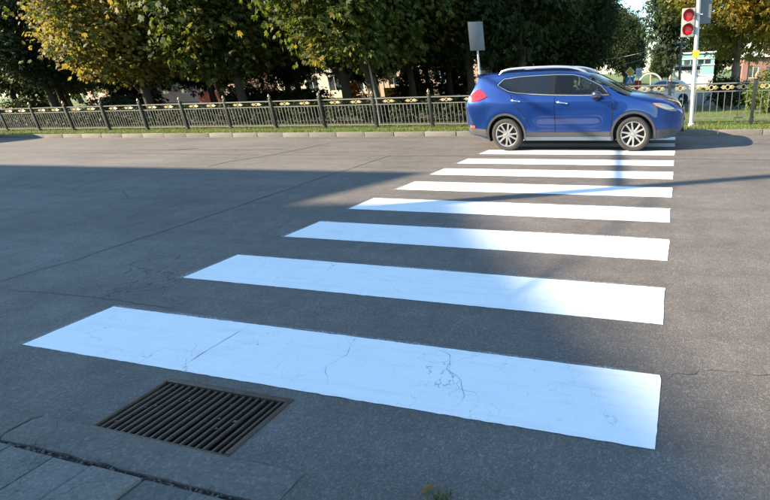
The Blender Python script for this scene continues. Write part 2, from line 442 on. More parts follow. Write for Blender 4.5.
# ------------------------------------------------------------------ kerbs and near pavement
kerb = empty('kerb', (0, KY, 0)); tag(kerb, 'pale concrete kerb along the far verge', kind='structure')
kms = []
for k in range(3):
    b = MB(); b.box(-.492, .492, 0, .15, -.05, .125); kms.append(b.mesh('kerb_stone', M_KERB, True, 40, .012))
for k in range(46):
    x = -36.5+k*1.0
    o = obj('kerb_stone', kms[k % 3], kerb, (x, random.uniform(-.008, .008), random.uniform(-.008, .006)), (0, random.uniform(-.006, .006), random.uniform(-.006, .006)))
nk = empty('near_kerb', (0, -.46, 0)); tag(nk, 'low worn kerb flush with the asphalt beside the drain', kind='structure')
for x0, x1 in ((-6.1, -4.94), (-4.92, -3.96), (-3.94, -2.985), (-2.965, -1.404)):
    b = MB()
    nn = 14
    V = []; F = []
    for i in range(nn+1):
        x = x0+(x1-x0)*i/nn; j = random.gauss(0, .003); j2 = random.gauss(0, .004); dz = .020*sstep(-1.75, -1.42, x)
        V += [(x, .014, -.06), (x, .010+j*.5, .008), (x, -.018+j, .024-dz), (x, -.125+j2, .026-dz), (x, -.145+j2, .012), (x, -.15+j2, -.06)]
        if i:
            for q in range(5): F.append((6*i-6+q, 6*i-6+q+1, 6*i+q+1, 6*i+q))
    F += [(0, 1, 2, 3, 4, 5), tuple(6*nn+q for q in range(6))[::-1]]
    b.add(V, F).build('kerb_stone', M_KERBN, nk, True, sharp=50)
walk = empty('sidewalk', (0, 0, 0)); tag(walk, 'grey concrete slab pavement at the near kerb', kind='structure')
xj = [-6.0+.285*i for i in range(12)]+[-2.57, -2.335, -2.04, -1.76, -1.47]
xj = sorted(x for x in xj if x < -2.75)+[-2.57, -2.335, -2.04, -1.76, -1.47]
for a, bx in zip(xj[:-1], xj[1:]):
    y0 = -.622
    for r in range(3):
        y1 = y0-.56
        V0 = MB().box(a+.006, bx-.006, y1+.006, y0-.006+random.gauss(0, .004), -.05, .012)
        V0.build('paving_slab', M_SLAB, walk, True, (0, 0, random.uniform(-.004, .004)), (random.uniform(-.004, .004), random.uniform(-.006, .006), 0), .004)
        y0 = y1
sheet('sidewalk_bed', M_DIRT, [(-400, -1.41, -60, -.455)], -.012, None, walk)
b = MB()
for k in range(230):
    x = random.uniform(-3.6, -1.45); y = random.gauss(-.617, .009); s = random.uniform(.002, .008)
    if random.random() < .3: x = random.uniform(-3.2, -1.2); y = random.gauss(-.62, .04)
    z = .0 if y < -.6 and y > -.64 else .018
    V = [(x+s*random.uniform(.6, 1.2)*sx, y+s*random.uniform(.6, 1.2)*sy, z+s*(.1 if sz < 0 else random.uniform(.7, 1.2))) for sx, sy, sz in ((-1,-1,-1),(1,-1,-1),(1,1,-1),(-1,1,-1),(-.7,-.7,1),(.7,-.7,1),(.7,.7,1),(-.7,.7,1))]
    b.add(V, [(4,5,6,7),(0,1,5,4),(1,2,6,5),(2,3,7,6),(3,0,4,7)])
tag(b.build('gravel', M_PEB), 'small stones and grit in the joint behind the near kerb', kind='stuff')

# drain grate
gr = empty('drain_grate', (-2.23, -.26, 0)); tag(gr, 'rusty iron drain grate with parallel bars set beside the near kerb', 'drain grate')
hw, hh = (GX1-GX0)/2, (GY1-GY0)/2
fb = MB()
fw = .03
fb.box(-hw+.002, hw-.002, hh-fw, hh-.002, -.05, .006); fb.box(-hw+.002, hw-.002, -hh+.002, -hh+fw*.6, -.05, .004)
fb.box(-hw+.002, -hw+fw*.6, -hh+fw*.6, hh-fw, -.05, .005); fb.box(hw-fw, hw-.002, -hh+fw*.6, hh-fw, -.05, .006)
fb.build('frame', M_GRATE, gr, True, bevel=.003)
bm_ = MB(); bm_.box(-.0070, .0070, -hh+fw*.6, hh-fw, -.016, .002); bar_me = bm_.mesh('bar', M_GRATE, True, 35, .003)
n = 17
for i in range(n):
    x = -hw+fw*.6+(i+.75)*(2*hw-fw*1.6)/(n+.4)
    obj('bar', bar_me, gr, (x, 0, random.uniform(-.004, .001)), (0, random.uniform(-.05, .05), random.uniform(-.004, .004)))
M_SHAFT = simple('drain_wall', (.022, .018, .015), .95, var=.4)
pit = MB(); z0 = -.75
pit.add([(-hw,-hh,-.045),(hw,-hh,-.045),(hw,hh,-.045),(-hw,hh,-.045),(-hw,-hh,z0),(hw,-hh,z0),(hw,hh,z0),(-hw,hh,z0)], [(4,5,6,7),(0,1,5,4),(1,2,6,5),(2,3,7,6),(3,0,4,7)])
pit.build('shaft', M_SHAFT, gr)
b = MB()
for k in range(9):
    x, y, s = random.uniform(-hw+.08, hw-.1), random.uniform(-hh+.05, hh-.08), random.uniform(.003, .008)
    b.add([(x-s,y-s,.003),(x+s*1.2,y-s*.6,.004),(x+s,y+s,.003),(x-s*.5,y+s*.8,.004),(x,y,.003+s)], [(0,1,4),(1,2,4),(2,3,4),(3,0,4)])
tag(b.build('debris', M_PEB, gr, loc=(0, 0, 0)), kind='stuff')

# weed tuft
def blades(n, fx, h, wd, lean, mat, name):
    V = []; F = []
    for k in range(n):
        x, y, z = fx(); a = random.uniform(0, 6.283); hh_ = h*random.uniform(.5, 1.2); l = lean*random.uniform(.2, 1.2)
        dx, dy = math.cos(a), math.sin(a); w2 = wd*random.uniform(.7, 1.3)
        i = len(V)
        V += [(x-dy*w2, y+dx*w2, z), (x+dy*w2, y-dx*w2, z), (x+dx*l*hh_*.4+dy*w2*.7, y+dy*l*hh_*.4-dx*w2*.7, z+hh_*.6), (x+dx*l*hh_*.4-dy*w2*.7, y+dy*l*hh_*.4+dx*w2*.7, z+hh_*.6), (x+dx*l*hh_, y+dy*l*hh_, z+hh_*.95)]
        F += [(i, i+1, i+2, i+3), (i+3, i+2, i+4)]
    return obj(name, me_np(name, V, F, mat))
def near(cx, cy, s): return lambda: (random.gauss(cx, s), random.gauss(cy, s*.6), 0)
wd_ = blades(70, near(-.775, -.437, .022), .055, .0022, 1.0, M_WEED, 'weed')
tag(wd_, 'small green weed tuft growing from the asphalt at the kerb', 'weed')
b = MB()
lv = [(0, 0), (.012, .010), (.03, .014), (.05, .006), (.062, 0), (.05, -.007), (.03, -.013), (.012, -.010)]
b.add([(x, y, .004+.35*y*y*40+.006*math.sin(x*60)) for x, y in lv], [tuple(range(8))])
tag(b.build('fallen_leaf', M_LEAF_FALL, loc=(-.87, -.425, .004), rot=(.1, -.1, .9)), 'dry brown leaf lying beside the weed tuft', 'leaf')
# verge grass
def vg():
    if random.random() < .8: x, y = random.uniform(-31, 8), KY+.16+abs(random.gauss(0, 1.3))
    else: x, y = random.uniform(-31, 9), random.uniform(12.4, 17)
    return x, y, gz(x, y)-.01
gv = blades(52000, vg, .085, .006, .8, M_BLADE, 'grass')
tag(gv, 'short sunlit grass of the verge along the fence', kind='stuff')
V = []; F = []
for k in range(1500):
    x = random.uniform(-31, 8); y = KY+.2+abs(random.gauss(0, 2.2)); z = gz(x, y)+random.uniform(.03, .07); s = random.uniform(.03, .07); a = random.uniform(0, 6.28)
    i = len(V); c_, s_ = math.cos(a)*s, math.sin(a)*s
    V += [(x-c_, y-s_, z), (x+s_*.6, y-c_*.6, z+random.uniform(-.02, .02)), (x+c_, y+s_, z+random.uniform(-.02, .03)), (x-s_*.6, y+c_*.6, z)]
    F.append((i, i+1, i+2, i+3))
tag(obj('fallen_leaves', me_np('fallen_leaves', V, F, M_LEAF_FALL)), 'dry fallen leaves scattered over the verge', kind='stuff')

# ------------------------------------------------------------------ fence
bb = MB(); bb.box(-.0085, .0085, -.0085, .0085, .10, .79); FBAR = bb.mesh('bar', M_BARS)
pb = MB(); pb.box(-.045, .045, -.045, .045, -.05, 1.07); pb.box(-.056, .056, -.056, .056, 1.07, 1.095); pb.box(-.054, .054, -.054, .054, -.05, .10); FPOST = pb.mesh('post', M_IRON, True, 35, .006)
fl = MB(); fl.lathe([(.0, 1.095), (.036, 1.096), (.024, 1.11), (.024, 1.12), (.042, 1.14), (.05, 1.165), (.044, 1.195), (.028, 1.22), (.014, 1.25), (0, 1.27)], 12); FFIN = fl.mesh('finial', M_FINIAL, True, 60)
def ornament_mesh(half, r):
    b = MB(); n = 14
    b.lathe([(r+.014*math.cos(t), .014*math.sin(t)) for t in [k*math.pi/3 for k in range(6)]], n, 'y', (0, 0, 0), True)
    for sx in (-1, 1):
        for dz in (-.55, 0, .55):
            L_ = half-r
            p = []
            for k in range(5):
                t = k/4; p.append((sx*(r*.9+L_*t*(1 if dz == 0 else .78)), 0, dz*r*1.25*math.sin(t*2.6)*1.0))
            b.tube(p, [.009, .017, .018, .013, .005], 5)
    return b.mesh('ornament', M_GOLD, True, 60)
ORN_L = ornament_mesh(.25, .045); ORN_R = ornament_mesh(.2, .06)
def fence(name, label, posts, zoff, top, mid, orn, fr, bar_gap, lean=0):
    f = empty(name, (posts[0], 12.65, zoff)); tag(f, label, 'fence'); x0 = posts[0]
    sc_ = top/1.0
    for i, x in enumerate(posts):
        p = obj('post', FPOST, f, (x-x0, random.uniform(-.015, .015), 0), (random.uniform(-.012, .012), random.uniform(-.012, .012), 0)); p.scale.z = sc_
        obj('finial', FFIN, p)
    for a, c in zip(posts[:-1], posts[1:]):
        for z, h in ((top, .018), (mid, .014), (.12, .014)):
            MB().box(a-x0+.047, c-x0-.047, -.016, .016, z-h, z+h).build('rail', M_BARS, f)
        n = round((c-a)/bar_gap)
        for k in range(1, n):
            o = obj('bar', FBAR, f, (a-x0+(c-a)*k/n, 0, 0), (0, random.uniform(-.008, .008), 0)); o.scale.z = mid/.79
        for t in fr:
            obj('ornament', orn, f, (a-x0+(c-a)*t, 0, (top+mid)/2))
    return f
LP = [-3.66-2.17*k for k in range(14)][::-1]
fence('iron_fence', 'long dark iron fence with gold ornaments running left of the blue car', LP, 0, .985, .79, ORN_L, (.29, .69), .14)
fence('iron_fence', 'iron fence with dense gold ornaments behind the traffic light', [-2.54, -.25, 2.04, 4.33, 6.62], .07, 1.05, .84, ORN_R, (.13, .31, .5, .69, .87), .19)

# ------------------------------------------------------------------ trees
def leaves_mesh(name, lobes, n, size, fan=5, seed=1, mat=None, spray=9, spread=.33, droop=.35):
    g = np.random.default_rng(seed)
    vol = np.array([l[3]*l[4]+l[4]*l[5]+l[3]*l[5] for l in lobes]); pr = vol/vol.sum()
    ns = n//spray
    li = g.choice(len(lobes), ns, p=pr); Lb = np.array(lobes)[li]
    d = g.normal(size=(ns, 3)); d /= np.linalg.norm(d, axis=1)[:, None]
    d[:, 2] = np.where(d[:, 2] < -.75, -d[:, 2], d[:, 2])
    rr = g.uniform(.25, 1.0, ns)**.45*1.04
    sp = Lb[:, :3]+d*Lb[:, 3:]*rr[:, None]
    c = np.repeat(sp, spray, 0)+g.normal(size=(ns*spray, 3))*spread*np.array([1, 1, .6])
    out = np.repeat(d, spray, 0); m = len(c)
    nr = out*.6+g.normal(size=(m, 3))*.55+np.array([0, 0, .75]); nr /= np.linalg.norm(nr, axis=1)[:, None]
    t = out+g.normal(size=(m, 3))*.7; t -= nr*np.sum(t*nr, 1)[:, None]; t /= np.linalg.norm(t, axis=1)[:, None]
    b = np.cross(nr, t); s = size*g.uniform(.65, 1.25, m)
    if fan == 5: angs = [(-1.25, .62), (-.62, .88), (0, 1), (.62, .88), (1.25, .62)]
    elif fan == 3: angs = [(-.85, .8), (0, 1), (.85, .8)]
    else: angs = [(0, 1)]
    wr = .23 if fan > 1 else .38
    V = []
    for a, ln in angs:
        dr = t*math.cos(a)+b*math.sin(a); pp = -t*math.sin(a)+b*math.cos(a); l = (s*ln)[:, None]
        dz = np.array([0, 0, -droop])
        V.append(np.stack([c+dr*l*.08, c+dr*l*.58+pp*l*wr+dz*l*.2, c+dr*l+dz*l*.75, c+dr*l*.58-pp*l*wr+dz*l*.2], 1))
    V = np.concatenate(V, 0); nq = len(V)
    me = bpy.data.meshes.new(name)
    me.vertices.add(nq*4); me.vertices.foreach_set('co', V.reshape(-1).astype(np.float32))
    me.loops.add(nq*4); me.loops.foreach_set('vertex_index', np.arange(nq*4, dtype=np.int32))
    me.polygons.add(nq); me.polygons.foreach_set('loop_start', np.arange(0, nq*4, 4, dtype=np.int32))
    me.update(); me.validate()
    if mat: me.materials.append(mat)
    return me
def crown_lobes(rx, ry, z0, z1, k, seed, inner=True):
    g = random.Random(seed); zc = (z0+z1)/2; rz = (z1-z0)/2; out = []
    for i in range(k):
        ph = i*2.39996+g.uniform(-.3, .3); v = 1-2*(i+.5)/k
        q = math.sqrt(1-v*v); f = g.uniform(.5, .74)
        lr = g.uniform(.30, .43)
        out.append((rx*f*q*math.cos(ph), ry*f*q*math.sin(ph), zc+rz*.68*v, rx*lr, ry*lr, rz*lr*.8))
    if inner: out.append((0, 0, zc, rx*.55, ry*.55, rz*.6))
    return out
def trunk_mesh(name, h, r, lobes, seed, mat, lean=(0, 0), nl=9):
    g = random.Random(seed); b = MB()
    pts = [(lean[0]*t*t*h+g.gauss(0, .03)*(k > 0), lean[1]*t*t*h+g.gauss(0, .03)*(k > 0), h*t-.15*(k == 0)) for k, t in enumerate([0, .04, .12, .3, .5, .75, 1])]
    b.tube(pts, [r*1.5, r*1.2, r, r*.9, r*.8, r*.6, r*.3], 10)
    for l in g.sample(lobes, min(nl, len(lobes))):
        t = g.uniform(.22, .6); p0 = Vector((lean[0]*t*t*h, lean[1]*t*t*h, h*t)); p1 = Vector(l[:3])
        m = p0.lerp(p1, .5)+Vector((g.gauss(0, .2), g.gauss(0, .2), g.uniform(.0, .5)))
        b.tube([p0, p0.lerp(m, .5)+Vector((0, 0, .1)), m, p1, p1+(p1-m)*.35], [r*.42, r*.34, r*.25, r*.14, r*.04], 6)
    return b.mesh(name, mat, True, 60)
TV = {}
def variant(key, rx, ry, z0, z1, k, n, size, fan, seed, r, th, lean=(0, 0), spread=.33):
    lb = crown_lobes(rx, ry, z0, z1, k, seed)
    TV[key] = (leaves_mesh('crown', lb, n, size, fan, seed, M_LEAF_G, spread=spread), trunk_mesh('trunk', th, r, lb, seed, M_BARK, lean))
variant('chestnut_a', 4.2, 4.0, 1.5, 10.0, 26, 27000, .195, 5, 11, .24, 6.5)
variant('chestnut_b', 3.7, 3.9, 1.4, 9.5, 24, 25000, .195, 5, 12, .20, 6.0, (.05, 0))
variant('maple', 3.4, 3.4, 1.6, 9.6, 24, 23000, .18, 3, 13, .17, 6.2, (-.03, .02))
variant('tall', 4.6, 4.6, 1.6, 15, 34, 30000, .25, 3, 14, .26, 11, spread=.42)
variant('back', 5.2, 5.2, .8, 13, 30, 14000, .44, 3, 15, .3, 9, spread=.5)
variant('sparse', 2.7, 2.7, 2.0, 12, 20, 5200, .38, 3, 16, .2, 9, spread=.4)
def tree(name, key, loc, rz, s, mat, label, bmat=None, group='park trees behind the fence', sz=None):
    o = empty(name, (loc[0], loc[1], gz(*loc)-.02), rz); o.scale = (s, s, sz or s)
    tag(o, label, 'tree', group)
    t = obj('trunk', TV[key][1], o); c = obj('crown', TV[key][0], o)
    for q, m_ in ((c, mat), (t, bmat)):
        if m_: q.material_slots[0].link = 'OBJECT'; q.material_slots[0].material = m_
    return o
tree('chestnut_tree', 'chestnut_a', (-27.0, 17.2), 2.2, .86, M_LEAF_Y, 'leftmost chestnut with sunlit yellowing crown hanging over the fence')
tree('maple_tree', 'tall', (-38.5, 19.5), .6, .72, M_LEAF_D, 'dark tree left of the yellowing chestnut')
tree('maple_tree', 'tall', (-46.5, 20.5), 2.6, .75, M_LEAF_D, 'dark tree at the far left edge of the photo')
tree('chestnut_tree', 'chestnut_b', (-27.2, 21.5), .7, 1.05, M_LEAF_G, 'chestnut with a slim trunk behind the yellowing one')
tree('chestnut_tree', 'chestnut_b', (-21.2, 17.6), 4.0, 1.06, M_LEAF_G, 'dark green chestnut with thick trunk beside the yellowing crown')
tree('chestnut_tree', 'chestnut_a', (-16.4, 19.3), 5.2, 1.0, M_LEAF_G, 'chestnut with brown tipped leaves in the middle of the row')
tree('chestnut_tree', 'chestnut_a', (-11.9, 15.2), 3.4, .93, M_LEAF_G, 'chestnut nearest the fence with a thick trunk right behind the bars')
tree('maple_tree', 'maple', (-13.9, 21.5), 1.2, 1.1, M_LEAF_D, 'dark maple directly behind the chestnut nearest the fence')
tree('maple_tree', 'maple', (-9.3, 19.0), 3.0, 1.05, M_LEAF_D, 'dark maple behind the grey sign back')
tree('maple_tree', 'maple', (-6.4, 17.8), 5.1, 1.04, M_LEAF_D, 'dark maple above the rear of the blue car')
tree('maple_tree', 'tall', (-5.6, 23.5), 2.1, .58, M_LEAF_D, 'tall dark maple above the windscreen of the blue car')
D1 = ['dark tree right behind the one at the far left edge', 'dark tree in the second row between the two far left trunks', 'dark tree behind the gap left of the yellowing chestnut', 'tall dark tree directly behind the yellowing crown', 'low bushy tree at the far left edge, deep in the park', 'bushy dark tree farthest left and farthest back in the park', 'bushy tree deep in the park behind the far left trunks', 'bushy dark tree in front of the pink building', 'bushy tree between the pink and the cream building', 'bushy dark tree in front of the cream building at its right end', 'dark maple behind the slim trunk near the red stall', 'dark maple behind the middle chestnut with brown tips', 'bushy tree in front of the peach coloured building', "tall dark tree just left of the peach building's end", 'tall dark tree behind the trunk nearest the fence', 'dark maple behind the gap left of the grey sign back', 'bushy tree in front of the pale cream house']
for i, (x, y, k, s_, m_) in enumerate([(-53, 25, 'tall', .8, M_LEAF_D), (-46.5, 24.5, 'tall', .75, M_LEAF_D), (-40.5, 25.5, 'tall', .8, M_LEAF_D), (-34.5, 27, 'tall', .8, M_LEAF_D),
        (-57, 29, 'back', .7, M_LEAF_D), (-68, 37, 'back', .8, M_LEAF_D), (-61, 32, 'back', .8, M_LEAF_D), (-50, 33, 'back', .8, M_LEAF_D), (-42, 34, 'back', .75, M_LEAF_D), (-35, 35, 'back', .8, M_LEAF_D), (-25.5, 26, 'maple', 1.15, M_LEAF_D),
        (-19.3, 25.5, 'maple', 1.2, M_LEAF_D), (-27, 36, 'back', .8, M_LEAF_D), (-20, 34, 'tall', .8, M_LEAF_D), (-15.5, 29, 'tall', .8, M_LEAF_D), (-11.2, 27, 'maple', 1.2, M_LEAF_D), (-12.5, 37, 'back', .75, M_LEAF_D)]):
    tree('maple_tree', k, (x, y), i*1.37, s_, m_, D1[i], group='dark trees behind the front row')
tree('broadleaf_tree', 'back', (-9.6, 38), .2, .8, M_LEAF_FAR, 'bushy dark tree left of the gap of sky')
tree('broadleaf_tree', 'sparse', (-1.0, 50), 2.5, 1.05, M_LEAF_FAR, 'distant bluish tree standing in the gap of sky beyond the street')
tree('broadleaf_tree', 'tall', (-7.0, 62), .5, .62, M_LEAF_FAR, 'distant tree low beneath the patch of blue sky')
tree('golden_tree', 'maple', (3.0, 27), 2.6, 1.25, M_LEAF_GOLD, 'golden tree with pale trunk behind the traffic light', M_BARKL)
tree('golden_tree', 'maple', (6.6, 23), .9, 1.15, M_LEAF_GOLD, 'golden green tree at the right edge of the photo', M_BARK)
tree('golden_tree', 'maple', (7.5, 33), 4.2, 1.2, M_LEAF_G, 'green tree behind the golden ones at the right')
for i, (x, y, s) in enumerate([(-62, 58, 1.1), (-50, 64, 1.2), (-40, 60, 1.1), (-30, 66, 1.2), (-20, 62, 1.1), (-13, 66, 1.1), (14, 76, 1.1), (24, 66, 1.1), (5.5, 80, .7), (-3, 84, .5), (1.5, 92, .5), (-74, 56, 1.1), (-88, 60, 1.2), (-102, 58, 1.2), (-70, 44, .8), (-8, 74, .62)]):
    tree('broadleaf_tree', 'back', (x, y), i*1.3, s, M_LEAF_FAR, 'tree of the distant dark row closing the park off', group='distant row of trees at the back of the park')
# row of dark foliage added to stand in for shade behind the fence
hg = empty('added_hedge', (-25, 14.6, 0)); tag(hg, 'added low row of dark foliage standing in for shade behind the long iron fence', 'added_hedge')
lb = [(-21+.55*k+random.uniform(-.1, .1), random.uniform(-.12, .12), .42+random.uniform(-.04, .05), .5, .42, .42) for k in range(77)]
obj('foliage', leaves_mesh('foliage', lb, 30000, .10, 1, 77, M_LEAF_D, spread=.07), hg)
b = MB()
for l in lb[::2]: b.tube([(l[0], l[1], -.05), (l[0]+.05, l[1], .3), (l[0]-.05, l[1]+.03, .6)], [.02, .015, .006], 5)
tag(b.build('stem', M_BARK, hg), kind='stuff')
# bushes
def bush(name, loc, r, h, n, size, mat, label, seed):
    lb = [(random.uniform(-.5, .5)*r, random.uniform(-.4, .4)*r, h*random.uniform(.4, .6), r*.6, r*.5, h*.5) for k in range(5)]
    o = empty(name, (loc[0], loc[1], gz(*loc))); tag(o, label, 'bush')
    obj('foliage', leaves_mesh('foliage', lb, n, size, 1, seed, mat, spread=.08), o)
    b = MB()
    for l in lb: b.tube([(0, 0, -.05), (l[0]*.5, l[1]*.5, h*.3), l[:3]], [.03, .02, .008], 5)
    b.build('stem', M_BARK, o)
    return o
bush('shrub', (3.15, 16.2), .95, 1.45, 3500, .10, M_LEAF_BUSH, 'light green shrub at the right edge behind the fence', 31)
bush('shrub', (2.1, 22.5), .8, 1.35, 2600, .12, M_LEAF_D, 'dark clipped shrub below the golden tree', 32)
bush('shrub', (3.3, 23.2), .8, 1.25, 2600, .12, M_LEAF_D, 'dark shrub beside the lamp post at the right', 33)
bush('shrub', (-28.6, 25.5), 2.2, 1.5, 4500, .16, M_LEAF_D, 'broad dark shrub under the trees at the left', 34)
bush('shrub', (-17.9, 22), .55, 1.5, 1500, .13, M_LEAF_O, 'orange leaved young shrub behind the fence', 35)
bush('shrub', (-41, 26), 3, 1.8, 4500, .18, M_LEAF_D, 'wide dark shrub at the far left behind the fence', 36)
for x_, y_, r_b, lb_ in ((-47.5, 22.5, 2.8, 'wide dark shrub behind the far left bays of the iron fence'), (-35.5, 21, 2.4, 'dark shrub between the first lit chestnut and the far left shrub'),
        (-24, 22.3, 2.0, 'added dark shrub behind the trunk of the second green chestnut'), (-20.3, 21.2, 1.6, 'added dark shrub left of the middle chestnut trunk'), (-15.2, 23.5, 1.7, 'added dark shrub between the orange shrub and the nearest chestnut'),  # shrubs added to darken the view through the fence bars
        (-6.5, 21.5, 1.8, 'added dark shrub hidden partly by the tail of the blue car')):
    bush('shrub', (x_, y_), r_b, 1.25, 3600, .17, M_LEAF_D, lb_, int(abs(x_*7)))
for x_, y_, r_b, lb_ in ((-16.2, 30.5, 1.9, 'tall dark shrub between the trunks left of the orange yellow booth gap'), (-19.8, 31.5, 1.6, 'tall dark shrub right of the orange yellow booth'), (-12.6, 31, 1.3, 'tall dark shrub behind the dark maple trunk left of the sign')):
    bush('shrub', (x_, y_), r_b, 2.6, 4200, .2, M_LEAF_D, lb_, int(abs(x_*9)))
bush('shrub', (-9.4, 26), 1.6, 1.2, 3000, .15, M_LEAF_D, 'dark shrub behind the sign and the car roof', 37)
b = MB(); b.tube([(0, 0, -.1), (.02, 0, .8), (-.05, .02, 1.6), (-.1, .05, 2.6)], [.045, .04, .035, .02], 7)
yt = empty('young_tree', (-11.05, 14.1, 0)); tag(yt, 'thin pale trunk of a young tree just behind the fence', 'tree')
b.build('trunk', M_BARKL, yt, True)
obj('crown', leaves_mesh('crown', [(-.1, 0, 3.0, .8, .8, .7), (.2, .1, 3.5, .7, .7, .6)], 1200, .22, 5, 41, M_LEAF_G), yt)

# ------------------------------------------------------------------ buildings behind the park
M_GLASSB = simple('window_glass', (.03, .04, .05), .08, var=0, spec=.8)
M_WHITE = simple('white_trim', (.62, .62, .60), .6, var=.12)
def building(name, label, x0, x1, y, depth, z0, h, wall, winx, winz, ww, wh, roofm, frame=M_WHITE, cat='building'):
    o = empty(name, (x0, y, z0)); tag(o, label, cat); W = x1-x0
    b = MB()
    # front wall pierced by window openings
    cx = sorted(winx); xs_ = [0]+[v for c in cx for v in (c-ww/2, c+ww/2)]+[W]
    zs_ = [0]+[v for c in winz for v in (c, c+wh)]+[h]
    for i in range(len(xs_)-1):
        for j in range(len(zs_)-1):
            if i % 2 and j % 2: continue
            b.add([(xs_[i], 0, zs_[j]), (xs_[i+1], 0, zs_[j]), (xs_[i+1], 0, zs_[j+1]), (xs_[i], 0, zs_[j+1])], [(0, 1, 2, 3)])
    b.add([(0,0,0),(W,0,0),(W,depth,0),(0,depth,0),(0,0,h),(W,0,h),(W,depth,h),(0,depth,h)], [(1,2,6,5),(2,3,7,6),(3,0,4,7)])
    b.build('wall', wall, o)
    rf = MB(); rf.add([(-.3,-.4,h),(W+.3,-.4,h),(W+.3,depth+.3,h),(-.3,depth+.3,h),(1,depth/2,h+depth*.18),(W-1,depth/2,h+depth*.18)], [(0,1,5,4),(1,2,5),(2,3,4,5),(3,0,4),(0,3,2,1)])
    rf.build('roof', roofm, o)
    fm = MB(); t = .09
    fm.box(-ww/2+.002, ww/2-.002, .06, .14, .002, t); fm.box(-ww/2+.002, ww/2-.002, .06, .14, wh-t, wh-.002)
    fm.box(-ww/2+.002, -ww/2+t, .06, .14, t, wh-t); fm.box(ww/2-t, ww/2-.002, .06, .14, t, wh-t); fm.box(-t/3, t/3, .06, .14, t, wh-t)
    fme = fm.mesh('window', frame)
    pm = MB().box(-ww/2+.01, ww/2-.01, .10, .12, .01, wh-.01).mesh('pane', M_GLASSB)
    for c in cx:
        for z in winz:
            wn = obj('window', fme, o, (c, 0, z)); obj('pane', pm, wn)
    return o
M_PINK = simple('pink_plaster', (.55, .36, .30), .85, var=.18, scale=1.2)
M_PEACH = simple('peach_plaster', (.46, .35, .27), .85, var=.15, scale=1.2)
M_CREAM = simple('cream_plaster', (.60, .54, .44), .85, var=.15, scale=1.2)
M_TEAL = simple('teal_panel', (.24, .50, .47), .6, var=.12, scale=1.5)
M_BRICK = simple('red_brick', (.27, .15, .12), .85, var=.3, scale=3)
M_ROOF = simple('roof_sheet', (.16, .13, .12), .7, var=.3)
building('building', 'pink plastered building seen under the trees at the left', -80, -52, 46, 9, 0, 7, M_PINK, [2+3.2*i for i in range(8)], [1.0, 4.1], 1.3, 1.6, M_ROOF)
building('building', 'cream building with white windows behind the tree trunks', -46, -33, 45, 9, 0, 6.5, M_CREAM, [2+3*i for i in range(4)], [.7, 3.8], 1.6, 1.6, M_ROOF)
building('building', 'peach coloured building glimpsed behind the middle trunks', -31.5, -19.5, 44, 9, 0, 6.8, M_PEACH, [1.8+2.8*i for i in range(4)], [1.1, 4.2], 1.2, 1.6, M_ROOF)
building('building', 'pale cream house behind the sign and the dark maples', -17.5, -9.5, 45, 8, -.2, 6, M_CREAM, [1.5+2.4*i for i in range(3)], [.9, 3.6], 1.3, 1.5, M_ROOF)
building('building', 'red brick building beyond the lawn at the right edge', 7.2, 22, 60, 10, -.6, 3.2, M_BRICK, [1.2+2.2*i for i in range(6)], [.9], 1.2, 1.3, M_WHITE)
# teal shop building with white bands
tb = empty('shop_building', (.2, 60, -.6)); tag(tb, 'teal two storey shop building with white bands behind the traffic light', 'building')
MB().box(0, 3.75, 0, 8, 0, 3.9).build('wall', M_TEAL, tb)
for z, h in ((1.35, .16), (2.55, .14), (3.25, .14)): MB().box(-.06, 3.81, -.08, 0-.004, z, z+h).build('band', M_WHITE, tb)
MB().box(-.15, 3.9, -.15, 8.1, 3.9, 4.08).build('roof', M_WHITE, tb)
for x in (.25, 1.05, 1.85, 2.65): MB().box(x, x+.62, -.03, .0, 2.72, 3.2).build('window', M_GLASSB, tb)
MB().box(.05, 3.7, -.05, -.004, 0, 1.3).build('shop_front', M_WHITE, tb)
# fascia board on two posts
fa = empty('billboard', (-.6, 50, -.6)); tag(fa, 'low white billboard with a dark stripe in front of the teal shop', 'billboard')
MB().box(0, 2.7, 0, .12, 1.45, 2.6).build('board', M_WHITE, fa)
MB().box(.1, 2.55, -.02, -.004, 2.08, 2.42).build('stripe', M_BLACK, fa)
for x in (.3, 2.3): MB().box(x, x+.1, .02, .1, -.1, 1.45).build('leg', M_GALV, fa)

# kiosk, booth, small things in the park
M_YEL = simple('yellow_paint', (.78, .42, .03), .55, var=.15); M_REDP = simple('red_paint', (.5, .03, .03), .5, var=.15)
ki = empty('play_booth', (-24.9, 35, 0)); tag(ki, 'small orange yellow booth with a roof standing among the tree trunks', 'booth')
MB().box(0, 1.2, 0, 1, .1, 1.0).build('panel', M_YEL, ki)
for x in (.03, 1.11):
    for y in (.03, .91): MB().box(x, x+.06, y, y+.06, 1.0, 1.75).build('post', M_GALV, ki)
MB().add([(-.1,-.1,1.75),(1.3,-.1,1.75),(1.3,1.1,1.75),(-.1,1.1,1.75),(.6,.5,2.15)], [(0,1,4),(1,2,4),(2,3,4),(3,0,4),(0,3,2,1)]).build('roof', M_YEL, ki)
rs = empty('stall', (-52.3, 40, 0)); tag(rs, 'red stall by the pale building far at the left', 'stall')
MB().box(0, 1.5, 0, 1.2, 0, 1.2).build('counter', M_REDP, rs); MB().box(-.1, 1.6, -.1, 1.3, 1.9, 2.0).build('roof', M_REDP, rs)
for x in (.02, 1.4):
    for y in (.02, 1.1): MB().box(x, x+.08, y, y+.08, 1.2, 1.9).build('post', M_GALV, rs)

